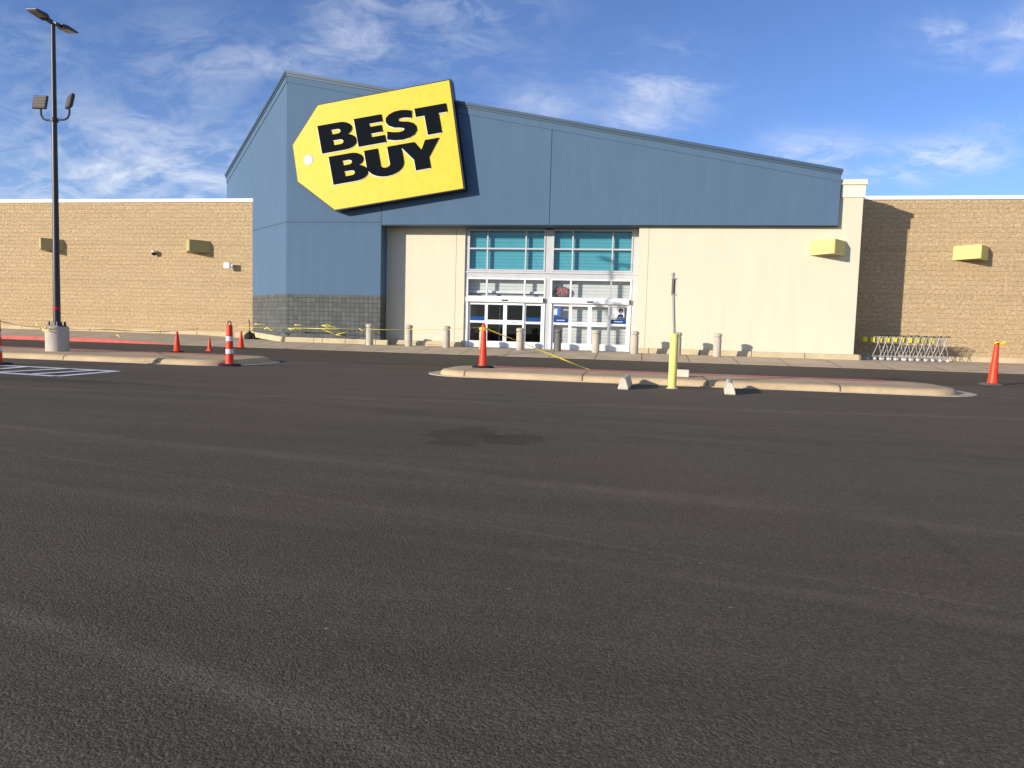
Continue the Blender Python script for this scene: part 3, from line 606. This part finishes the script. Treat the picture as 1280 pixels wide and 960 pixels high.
g.loft([[P(s, .26, zc(s)), P(s, .24, zc(s)+.12), P(s, .19, zc(s)+.25), P(s, .01, zc(s)+.25), P(s, .01, zc(s))] for s in (-.02, 1.5, 3.0, 4.2)])
tag(g.build('concrete_curb', M['band'], bevel=.012, loc=P(1, .1, .17)), 'concrete curb block along the angled tile wall beside the brick wing', 'curb', 'precast curb blocks')

# ------------------------------------------------------------------ wheel stops
def wheel_stop(L=1.7):
    g = MB(); pr = [(-.10, 0), (-.095, .05), (-.05, .195), (-.03, .215), (.03, .215), (.05, .195), (.095, .05), (.10, 0)]
    g.loft([[(x, -L/2, z) for x, z in pr], [(x, -L/2+.03, z) for x, z in pr], [(x, L/2, z) for x, z in pr]]); return g
Mst = M['stop']
a, b = gd(781, 487), gd(917, 493.5)
w = wheel_stop(1.3).build('wheel_stop', Mst, bevel=.015); w.location = (a.x, a.y+.62, 0); w.rotation_euler.z = R(-3); tag(w, 'concrete wheel stop seen end on, left of the yellow post', 'wheel stop', 'concrete wheel stops')
w2 = w.copy(); C.objects.link(w2); w2.location = (b.x, b.y+.62, 0); w2.rotation_euler.z = R(-6); tag(w2, 'concrete wheel stop seen end on, right of the yellow post', 'wheel stop', 'concrete wheel stops')
c = gd(846, 471, .137); w3 = w.copy(); C.objects.link(w3); w3.data = wheel_stop(.42).build('x', Mst).data
bpy.data.objects.remove(bpy.data.objects['x']); w3.location = (c.x+.06, c.y+.12, .136); w3.rotation_euler.z = R(84); w3.scale = (1, 1, .75); tag(w3, 'broken pale wheel stop piece lying on the island behind the yellow post', 'wheel stop', 'concrete wheel stops')

# ------------------------------------------------------------------ yellow post with sign
q = gd(840, 485.5); r = empty('sign_post', (q.x, q.y, 0)); tag(r, 'yellow painted bollard carrying a steel post with a sign seen edge on', 'sign post')
X, Y = q.x, q.y; zy = at(842, 416.5, Y).z; zs = at(842.5, 341.5, Y).z
b = MB(); b.lathe([(.082, -.02), (.082, zy-.03), (.074, zy-.008), (.04, zy)], 28, (X, Y, 0)); b.build('yellow_bollard', M['bolly'], r, smooth=True)
b = MB(); b.lathe([(.12, .0), (.115, .012), (.083, .02)], 20, (X, Y, 0)); b.build('footing', M['kerb'], r)
ln = lambda z: X-.075*(z-zy)/(zs-zy)
b = MB(); b.tube([(X+.0, Y, zy-.05), (ln(zs), Y, zs-.03)], .026, 14); b.build('steel_post', M['steel'], r, smooth=True)
b = MB(); b.lathe([(.03, -.02), (.034, .01), (.026, .035), (.006, .042)], 16, (ln(zs), Y, zs-.03)); b.build('post_cap', M['steel'], r, smooth=True)
sp0, sp1 = at(842, 348, Y).z, at(842, 369, Y).z
X0_ = X; X = ln((sp0+sp1)/2)
b = MB(); b.box(X+.066, X+.072, Y-.15, Y+.15, sp1-.02, sp0+.02); b.build('sign_plate', M['refl'], r, bevel=.002)
for z_ in (sp0-.02, sp1):
    b = MB(); b.box(X-.036, X+.065, Y-.036, Y+.036, z_, z_+.025); b.build('clamp', M['steel'], r)
b = MB()
for i in range(16): b.lathe([(.037, 0), (.037, .014)], 14, (X, Y, sp1+.03+i*(sp0-sp1-.05)/16))
b.build('perforated_sleeve', M['bronze'], r)

# ------------------------------------------------------------------ cones and channelizers
def channelizer(Hh, bands, base):
    r = empty('striped_channelizer' if bands else 'orange_channelizer')
    b = MB(); n = 6 if bands else 24; rb = .245
    if bands: b.lathe([(rb+.03, -.004), (rb+.03, .03), (rb-.03, .05), (.13, .055)], 8)
    else: b.lathe([(rb+.02, -.004), (rb+.03, .02), (rb, .042), (.14, .05)], 8)
    b.build('rubber_base', base, r)
    rad = lambda z: (.098-.03*z/Hh) if bands else (.105-.062*min(1, z/(Hh*.97)))
    prof = [(rad(0)+.012, .045), (rad(0)+.01, .07), (rad(.08), .075)]+[(rad(z), z) for z in [Hh*k/12 for k in range(2, 12)]]
    if bands: prof += [(rad(Hh*.9), Hh*.875), (rad(Hh)*.6, Hh*.885)]
    else: prof += [(.044, Hh*.93), (.052, Hh*.935), (.052, Hh*.955), (.040, Hh*.96), (.040, Hh*.985), (.02, Hh)]
    b = MB(); b.lathe(prof, 28); b.build('orange_body', M['orange'], r, smooth=True)
    if bands:
        for z0, z1 in ((.275, .375), (.555, .66)):
            b = MB(); b.lathe([(rad(z0*Hh)-.002, z0*Hh), (rad(z0*Hh)+.003, z0*Hh+.002), (rad(z1*Hh)+.003, z1*Hh-.002), (rad(z1*Hh)-.002, z1*Hh)], 28); b.build('white_band', M['refl'], r, smooth=True)
        b = MB(); pts = [(-.035, 0, Hh*.875), (-.045, 0, Hh*.935), (-.03, 0, Hh*.99), (0, 0, Hh), (.03, 0, Hh*.99), (.045, 0, Hh*.935), (.035, 0, Hh*.875)]; b.tube(pts, .013, 8); b.build('grab_handle', M['rubber'], r, smooth=True)
    return r
sc1 = channelizer(1.09, True, M['rubber']); q = gd(287, 457.3); sc1.location = q; tag(sc1, 'orange and white striped channelizer at the end of the left island', 'channelizer', 'striped channelizers')
sc2 = copy_tree(sc1); q = gd(-3, 456); sc2.location = (q.x, q.y, 0); tag(sc2, 'orange and white striped channelizer cut by the left photo edge beside the painted aisle', 'channelizer', 'striped channelizers')
q1 = gd(603.5, 459.5, .137)
oc = channelizer(1.06, False, M['rubber']); oc.location = (q1.x, q1.y, .138); tag(oc, 'tall plain orange channelizer standing on the middle island before the doors', 'channelizer', 'plain orange channelizers')
oc2 = copy_tree(oc); q2 = gd(1240, 481.5); oc2.location = (q2.x, q2.y, 0); oc2.rotation_euler = (0, R(2.5), .3); oc2.scale = (1.12, 1.12, 1.08)
for c_ in oc2.children:
    if c_.name.startswith('rubber_base'): c_.data = c_.data.copy(); c_.data.materials[0] = worn('dusty_rubber', (.12, .11, .10), .9, .25, 10, .2, 50)
tag(oc2, 'tall plain orange channelizer with tape knot, standing on the lane before the right wing', 'channelizer', 'plain orange channelizers')
def cone(Hh, tip):
    r = empty('traffic_cone'); b = MB(); bs = Hh*.24; b.prism([(-bs, -bs*.8), (-bs*.8, -bs), (bs*.8, -bs), (bs, -bs*.8), (bs, bs*.8), (bs*.8, bs), (-bs*.8, bs), (-bs, bs*.8)], 0, .035); b.build('base', M['rubber'] if tip else M['orange'], r)
    b = MB(); b.lathe([(Hh*.19, .03), (Hh*.165, .05), (Hh*.05, Hh*.97), (Hh*.035, Hh*.985), (Hh*.02, Hh*.985)], 24); b.build('cone_body', M['orange'], r, smooth=True)
    return r
for px, py, Hh, tp, lab in ((221.5, 440, .70, 1, 'small orange cone with dark base, left one of the pair flanking the lowest cone'), (262, 438.5, .47, 0, 'lowest all-orange cone on the lane behind the left island'), (301.5, 435.5, .70, 1, 'small orange cone with dark base right behind the striped channelizer')):
    o = cone(Hh, tp); q = gd(px, py, .004); o.location = (q.x, q.y, .004); o.rotation_euler.z = random.uniform(0, .6); tag(o, lab, 'cone', 'small traffic cones')

# broom pan by the corner
YP = 32.9; q = at(312, 415, YP); zb_ = swz(q.x, YP); r = empty('dust_pan', (q.x, YP, zb_)); tag(r, 'black lobby dustpan with upright wooden handle at the brick corner', 'dustpan')
X, Y = q.x, YP
b = MB(); b.lathe([(.20, -.004), (.26, .03), (.29, .12), (.25, .22), (.15, .31), (.06, .37), (.03, .42)], 16, (X, Y, zb_)); b.build('pan', M['rubber'], r, smooth=True)
b = MB(); b.box(X+.12, X+.33, Y-.14, Y+.14, zb_-.004, zb_+.19); b.build('scoop', M['rubber'], r, bevel=.03)
b = MB(); b.tube([(X, Y, zb_+.40), (X+.0, Y, zb_+.62), (X-.03, Y, zb_+.98)], .032, 10); b.build('handle', M['wood'], r, smooth=True)

# ------------------------------------------------------------------ shopping carts
def cart():
    r = empty('shopping_cart'); wh = .24
    c = MB()
    for s in (-1, 1): c.tube([(-.55, s*.16, .17), (-.30, s*.20, .15), (.30, s*wh, .15)], .016, 6)
    c.tube([(-.55, -.16, .17), (-.55, .16, .17)], .016, 6); c.tube([(.30, -wh, .15), (.30, wh, .15)], .016, 6)
    for k in range(4): xq = -.4+k*.18; c.tube([(xq, -.19, .155), (xq, .19, .155)], .008, 5)
    c.build('chassis', M['chrome'], r)
    l = MB()
    for s in (-1, 1):
        l.tube([(.29, s*wh, .15), (.20, s*wh, .55), (.10, s*wh, .92)], .0115, 6); l.tube([(-.06, s*.22, .15), (.08, s*wh, .55), (.20, s*wh, 1.0)], .0115, 6)
    l.build('leg_frame', M['chrome'], r)
    b = MB(); n = .17
    zt0, zt1, zl0, zl1 = .98, 1.0, .70, .72
    top = [(-.42, -.17, zt0), (.24, -.25, zt1), (.24, .25, zt1), (-.42, .17, zt0), (-.42, -.17, zt0)]; bot = [(-.38, -.14, zl0+.04), (.20, -.22, zl1), (.20, .22, zl1), (-.38, .14, zl0+.04), (-.38, -.14, zl0+.04)]
    b.tube(top, .010, 6); b.tube(bot, .008, 6)
    L = lambda p, q_, t: tuple(Vector(p).lerp(Vector(q_), t))
    for e in range(4):
        for k in range(7 if e % 2 == 0 else 5):
            t = (k+.5)/(7 if e % 2 == 0 else 5); b.tube([L(top[e], top[e+1], t), L(bot[e], bot[e+1], t)], .0045, 4)
    for t in (.35, .7): b.tube([L(top[i], bot[i], t) for i in range(5)], .0045, 4)
    for k in range(6): t = (k+.5)/6; b.tube([L(bot[0], bot[1], t), L(bot[3], bot[2], t)], .0045, 4)
    b.build('wire_basket', M['chrome'], r)
    p = MB(); p.box(-.45, -.43, -.17, .17, .74, .97); p.box(-.44, -.27, -.192, -.172, .76, .95); p.box(-.44, -.27, .172, .192, .76, .95); p.build('yellow_nose', M['cartyel'], r, bevel=.006)
    h = MB(); h.tube([(.22, -.25, 1.0), (.31, -.24, 1.04), (.31, .24, 1.04), (.22, .25, 1.0)], .016, 8); h.build('handle', M['black'], r)
    w0 = None
    for x, y in ((-.50, -.16), (-.50, .16), (.27, -.23), (.27, .23)):
        w = MB(); n = 14
        w.loft([[(x+.062*math.cos(2*math.pi*i/n), y-.018, .064+.062*math.sin(2*math.pi*i/n)) for i in range(n)], [(x+.062*math.cos(2*math.pi*i/n), y+.018, .064+.062*math.sin(2*math.pi*i/n)) for i in range(n)]])
        w.build('wheel', M['camw'], r)
        f = MB(); f.box(x-.02, x+.03, y-.026, y+.026, .10, .155); f.build('caster_fork', M['chrome'], r)
    return r
ct = cart(); YCt = 32.3; xa = at(1087, 440, YCt).x+.1; xb = at(1172, 440, YCt).x
for i in range(10):
    o = ct if i == 0 else copy_tree(ct)
    x = xa+(xb-xa)*i/9; o.location = (x, YCt-.012*i+random.uniform(-.02, .02), .20); o.rotation_euler.z = R(random.uniform(-2, 2)); o.scale = (1, 1, 1+random.uniform(-.01, .01))
    ordn = ['leftmost', 'second', 'third', 'fourth', 'fifth', 'sixth', 'seventh', 'eighth', 'ninth', 'rightmost'][i]
    tag(o, ('%s silver cart of the nested row, its yellow nose sticking out' % ordn) if i == 0 else ('%s silver cart of the nested row, its back end free toward the shadow' % ordn) if i == 9 else '%s silver cart from the left in the nested row by the cream corner' % ordn, 'shopping cart', 'nested shopping carts')

# ------------------------------------------------------------------ caution tape
def tape(pts, lab, w=.055, tw=.35, n=7, sag=.05):
    P_ = [Vector(p) for p in pts]; out = []
    for i in range(len(P_)-1):
        for k in range(n):
            t = k/n; q_ = P_[i].lerp(P_[i+1], t); q_.z -= sag*4*t*(1-t); out.append(q_)
    out.append(P_[-1]); g = MB(); g.ribbon(out, w*.62, tw, .0015)
    ctr = tuple(sum(out, Vector())/len(out)); return tag(g.build('caution_tape', M['tape'], loc=ctr), lab, 'caution tape', 'yellow caution tape lengths')
s2 = sc2.location; base = Vector((LX, LY, zb+.02))
tape([(s2.x, s2.y, .98), (LX-.15, LY-.31, zb-.02), (LX+.16, LY-.30, zb-.04)], 'yellow tape sagging from the left edge channelizer to the lamp base', .035, .6)
tape([(LX+.16, LY-.30, zb-.04), at(138, 412, 18.8), at(196, 414.5, 21), at(248, 411, 24)], 'yellow tape running from the lamp base toward the small cones', .045, .5, 6, .02)
tape([at(45, 405, 16.6), at(52, 412, 16.6), at(58, 415, 16.5)], 'torn tape tail hanging left of the lamp base', .05, .5, 4, .0)
tape([at(138, 412, 18.8), at(144, 417, 18.8), at(150, 421.5, 18.8)], 'torn tape tail hanging between lamp base and small cones', .05, .5, 4, .0)
tape([at(189, 402.5, 27), at(194, 406, 27), at(199, 409, 27)], 'short twist of tape caught before the tan wing', .05, .5, 4, .0)
bp = [at(px, 411.5, YB-.2) for px in (462, 511, 558)]
tape([at(298, 408.5, 30.6), at(380, 410.2, 30.2), bp[0]], 'tape length stretched across the grey tile base to the first bollard', .04, .18, 14, .01)
for a_, b_, l_ in ((bp[0], bp[1], 'tape length between the two bollards beside the blue pier'), (bp[1], bp[2], 'tape length between two bollards before the left cream wall')): tape([a_, b_], l_, .03, .2, 8, .02)
tape([bp[2], at(602, 409, q1.y-.08)], 'tape length from bollard to the tall orange channelizer', .022, .2, 8, .01)
tape([at(604, 409, q1.y-.1), at(650, 427, 17.2), at(700, 447.5, 17.5), at(737, 462, 17.55)], 'yellow tape slanting down from the tall channelizer to the island', .05, .22, 8, .01)
def clump(pts, lab):
    g = MB()
    for p in pts:
        P_ = [at(a_, b_, 30.25) for a_, b_ in p]; g.ribbon(P_, .045, .7, .0015)
    ctr = tuple(at(pts[0][0][0], pts[0][0][1], 29.75)); return tag(g.build('caution_tape', M['tape'], loc=ctr), lab, 'caution tape', 'yellow caution tape lengths')
clump([[(330, 411), (335, 410), (340, 413), (343, 410.5)], [(333, 409), (338, 412), (341, 414.5)]], 'bunched tape clump on the angled tile wall')
clump([[(360, 410.5), (366, 411.5), (371, 409.5), (377, 412)], [(362, 412), (369, 410), (375, 412)]], 'bunched tape clump at the blue corner of the tile base')
clump([[(402, 406.5), (409, 409), (416, 408), (420, 410)], [(403, 412), (412, 415), (420, 419), (426, 419.5)], [(420, 418.5), (429, 416), (435, 413.5)], [(404, 407), (410, 406), (418, 410)]], 'loose tape loop drooping in the middle of the tile base')
clump([[(449, 410.5), (452, 413), (457, 412.3)]], 'tiny tape knot left of the first bollard')
clump([[(318, 405), (324, 405.5), (327, 404.5), (331, 406.5)], [(368, 406), (373, 406.2), (378, 406)]], 'faint upper tape strand on the angled tile wall')
g = MB(); kz = oc2.location+Vector((.045, -.0, 1.07)); g.ribbon([kz+Vector((-.10, -.08, 0)), kz+Vector((0, -.10, .02)), kz+Vector((.08, -.05, -.01)), kz+Vector((.17, -.04, .03))], .06, .9); g.ribbon([kz+Vector((.03, -.09, 0)), kz+Vector((.10, -.07, -.05)), kz+Vector((.19, -.05, -.04))], .05, .7)
tag(g.build('caution_tape', M['tape'], loc=tuple(kz)), 'tape knot tied near the top of the right channelizer', 'caution tape', 'yellow caution tape lengths')
g = MB(); kz = Vector((q1.x, q1.y, .138+.93)); g.lathe([(.05, -.05), (.064, -.03), (.066, .02), (.05, .04)], 14, tuple(kz)); g.ribbon([kz+Vector((-.06, -.06, 0)), kz+Vector((.0, -.085, .02)), kz+Vector((.08, -.05, -.02))], .06, .5)
tag(g.build('caution_tape', worn('tape_knot', (.80, .40, .05), .5), loc=tuple(kz)), 'tape wrapped around the top of the middle island channelizer', 'caution tape', 'yellow caution tape lengths')

# ------------------------------------------------------------------ things in the glass
YG = YD+.06
X2 = units[1][0]
def zp(py, px=700): return at(px, py, YG).z
def xp(px, py=390): return at(px, py, YG).x
r = empty('open_sign', (xp(701, 364), YG+.12, zp(364))); tag(r, 'grey oval OPEN sign with red neon letters in the transom', 'sign')
cx, cz_ = xp(701, 364), zp(364.5); yy = YG+.14
b = MB(); b.slab([(cx+.37*math.cos(R(a)), cz_+.24*math.sin(R(a))) for a in range(0, 360, 10)], yy, yy+.05); b.build('oval_back', M['oval'], r)
cu = bpy.data.curves.new('neon_letters', 'FONT'); cu.body = 'OPEN'; cu.size = .36; cu.align_x = 'CENTER'; cu.align_y = 'CENTER'; cu.extrude = .012; cu.offset = .004
t_ = bpy.data.objects.new('tmp', cu); C.objects.link(t_); me = bpy.data.meshes.new_from_object(t_.evaluated_get(bpy.context.evaluated_depsgraph_get())); bpy.data.objects.remove(t_)
for v in me.vertices: v.co = Vector((v.co.x*.62, -v.co.z-.03, v.co.y))
me.materials.clear(); me.materials.append(M['neon']); o = bpy.data.objects.new('neon_letters', me); C.objects.link(o); o.parent = r; o.location = (0, yy-(YG+.12), cz_-zp(364))
b = MB(); b.tube([(cx+.31*math.cos(R(a)), yy-.02, cz_+.185*math.sin(R(a))) for a in range(0, 361, 12)], .005, 6); b.build('neon_ring', M['neon'], r)
b = MB()
for s in (-.2, .2): b.tube([(cx+s, yy+.02, cz_+.2), (cx+s, yy+.02, zp(348.5))], .006, 5)
b.build('hanging_wire', M['black'], r)
yq = YD+.02+.018
x0, x1, z1, z0 = xp(690.8, 390), xp(700.8, 390), zp(384.2, 695), zp(395.2, 695)
r = empty('hours_poster', ((x0+x1)/2, yq, z0)); tag(r, 'blue and white notice poster on the first shuttered door panel', 'poster')
b = MB(); b.box(x0, x1, yq-.006, yq, z0, z1); b.build('blue_sheet', M['postb'], r)
b = MB(); b.box(x0+.02, x0+(x1-x0)*.58, yq-.009, yq-.006, z0+.06, z1-.09); b.build('white_panel', M['post1'], r)
b = MB()
for k in range(5): b.box(x0+.06, x0+(x1-x0)*.5, yq-.0115, yq-.009, z1-.14-k*.045, z1-.13-k*.045)
b.box(x0+.02, x1-.1, yq-.009, yq-.006, z1-.06, z1-.03); b.build('print_lines', plain('poster_print', (.35, .36, .42), .6), r)
x0, x1, z1, z0 = xp(764.8, 390), xp(780.5, 390), zp(384.8, 772), zp(396.8, 772)
r = empty('portrait_poster', ((x0+x1)/2, yq, z0)); tag(r, 'white poster with a dark haired figure in navy top on the last door panel', 'poster')
b = MB(); b.box(x0, x1, yq-.006, yq, z0, z1); b.build('white_sheet', M['post1'], r)
fx, fz = x0+(x1-x0)*.72, z0+(z1-z0)*.62; el = lambda cx_, cz2, rx, rz, n=18: [(cx_+rx*math.cos(2*math.pi*i/n), cz2+rz*math.sin(2*math.pi*i/n)) for i in range(n)]
b = MB(); b.slab(el(fx, fz+.03, .095, .11), yq-.009, yq-.006); b.build('hair', M['hair'], r)
b = MB(); b.slab(el(fx+.005, fz-.005, .055, .08), yq-.012, yq-.009); b.build('face', M['skin'], r)
b = MB(); b.slab([(fx-.15, z0+.005), (fx+.12, z0+.005), (fx+.11, z0+.10), (fx+.04, z0+.15), (fx-.05, z0+.15), (fx-.13, z0+.10)], yq-.009, yq-.006); b.build('navy_top', M['navy'], r)
b = MB(); b.slab(el(x0+.09, z0+.10, .05, .07), yq-.009, yq-.006); b.build('grey_print', M['camw'], r)

# ------------------------------------------------------------------ light, sky, camera
sd = Vector((.97, 1.0, -.315)).normalized()
ld = bpy.data.lights.new('sun', 'SUN'); ld.energy = 5.0; ld.angle = R(.55); ld.color = (1, .915, .79); lo = bpy.data.objects.new('sun', ld); C.objects.link(lo)
lo.rotation_euler = sd.to_track_quat('-Z', 'Y').to_euler(); lo.location = (-20, -20, 20)
to = -sd; elev = math.asin(to.z); azi = math.atan2(to.x, to.y)
w = bpy.data.worlds.new('World'); S.world = w; w.use_nodes = True; T = NT.__new__(NT); T.t = w.node_tree; T.t.nodes.clear()
out = T.n('ShaderNodeOutputWorld'); bg = T.n('ShaderNodeBackground'); T.l(bg.outputs[0], out.inputs[0])
sky = T.n('ShaderNodeTexSky', sky_type='NISHITA', sun_disc=False); sky.sun_elevation = elev; sky.sun_rotation = azi; sky.air_density = 1.0; sky.dust_density = .25; sky.ozone_density = 2.6; sky.altitude = 1500
dr = T.n('ShaderNodeTexCoord').outputs['Generated']
mp = T.n('ShaderNodeMapping'); mp.vector_type = 'VECTOR'; T.l(dr, mp.inputs[0]); mp.inputs['Rotation'].default_value = (0, 0, -YAW)
sx = T.n('ShaderNodeSeparateXYZ'); T.l(mp.outputs[0], sx.inputs[0]); fy = T.math('MAXIMUM', sx.outputs[1], .15)
u = T.math('DIVIDE', sx.outputs[0], fy); v = T.math('DIVIDE', sx.outputs[2], fy)
cb = T.n('ShaderNodeCombineXYZ'); T.l(u, cb.inputs[0]); T.l(v, cb.inputs[1])
wisp = T.noise(T.scale(cb.outputs[0], (5, 11, 1), (0, 0, R(-18))), 1.0, 9, .62, .8); fine = T.noise(T.scale(cb.outputs[0], (14, 30, 1), (0, 0, R(-24))), 1.0, 7, .65, 1.2)
tex = T.math('ADD', T.math('MULTIPLY', wisp, .60), T.math('MULTIPLY', fine, .40))
mask = None
for px, py, sxp, syp, k in ((60, 238, 260, 58, 1.15), (250, 220, 130, 45, .6), (20, 60, 70, 50, .4), (230, 70, 110, 70, .30), (130, 150, 150, 40, .42), (330, 80, 110, 22, .4), (445, 35, 60, 55, .62), (570, 70, 95, 40, .38), (590, 5, 90, 25, .6), (670, 132, 50, 22, .6),
                            (828, 102, 62, 40, .95), (790, 152, 50, 16, .55), (1020, 194, 62, 24, 1.1), (1190, 195, 70, 20, 1.3), (1110, 218, 50, 14, .9), (1182, 48, 44, 22, 1.2), (1275, 40, 24, 28, .8), (1240, 84, 40, 10, .4), (1255, 155, 40, 14, .5)):
    d = ray(px, py); e = ray(px+sxp, py); h_ = ray(px, py-syp)
    cv = lambda q_: ((q_.x*math.cos(YAW)+q_.y*math.sin(YAW))/(-q_.x*math.sin(YAW)+q_.y*math.cos(YAW)), q_.z/(-q_.x*math.sin(YAW)+q_.y*math.cos(YAW)))
    (cu_, cv_), (eu, _), (_, hv) = cv(d), cv(e), cv(h_)
    a_ = T.math('DIVIDE', T.math('SUBTRACT', u, cu_), abs(eu-cu_)); b_ = T.math('DIVIDE', T.math('SUBTRACT', v, cv_), abs(hv-cv_))
    q_ = T.math('ADD', T.math('MULTIPLY', a_, a_), T.math('MULTIPLY', b_, b_)); gq = T.math('MULTIPLY', T.math('EXPONENT', T.math('MULTIPLY', q_, -.9)), k)
    mask = gq if mask is None else T.math('ADD', mask, gq)
front = T.ramp(sx.outputs[1], .15, .3); back = T.math('MULTIPLY', T.math('SUBTRACT', 1, front), .45)
mask = T.math('ADD', T.math('MULTIPLY', T.math('MINIMUM', mask, 1.1), front), back)
cl_ = T.math('MULTIPLY', T.math('MULTIPLY', T.ramp(tex, .44, .68), mask), .85, clamp=True); cl_ = T.math('ADD', cl_, T.math('MULTIPLY', T.ramp(tex, .3, .8), T.math('MULTIPLY', mask, .30)), clamp=True)
SKYS = .15
tint = T.mix(1.0, sky.outputs[0], (.80, .86, 1.12, 1), 'MULTIPLY')
colc = T.mix(T.math('MULTIPLY', cl_, .85), tint, (.80/SKYS, .84/SKYS, .92/SKYS, 1))
T.l(colc, bg.inputs[0]); bg.inputs[1].default_value = SKYS

cd = bpy.data.cameras.new('camera'); co = bpy.data.objects.new('camera', cd); C.objects.link(co)
cd.sensor_fit = 'HORIZONTAL'; cd.sensor_width = 36; cd.lens = 36*FPX/1280; cd.clip_start = .05; cd.clip_end = 2000
from mathutils import Matrix
m = Matrix(((RT.x, UP.x, -FW.x, 0), (RT.y, UP.y, -FW.y, 0), (RT.z, UP.z, -FW.z, CH), (0, 0, 0, 1))); co.matrix_world = m
S.camera = co
for o in list(bpy.data.objects):
    if '_o' in o: del o['_o']
vs_ = S.view_settings; S.display_settings.display_device = 'sRGB'; vs_.view_transform = 'Standard'; vs_.look = 'None'; vs_.exposure = .17; vs_.gamma = 1; vs_.use_curve_mapping = False
S.cycles.use_denoising = True; S.cycles.max_bounces = 8; S.cycles.transparent_max_bounces = 16
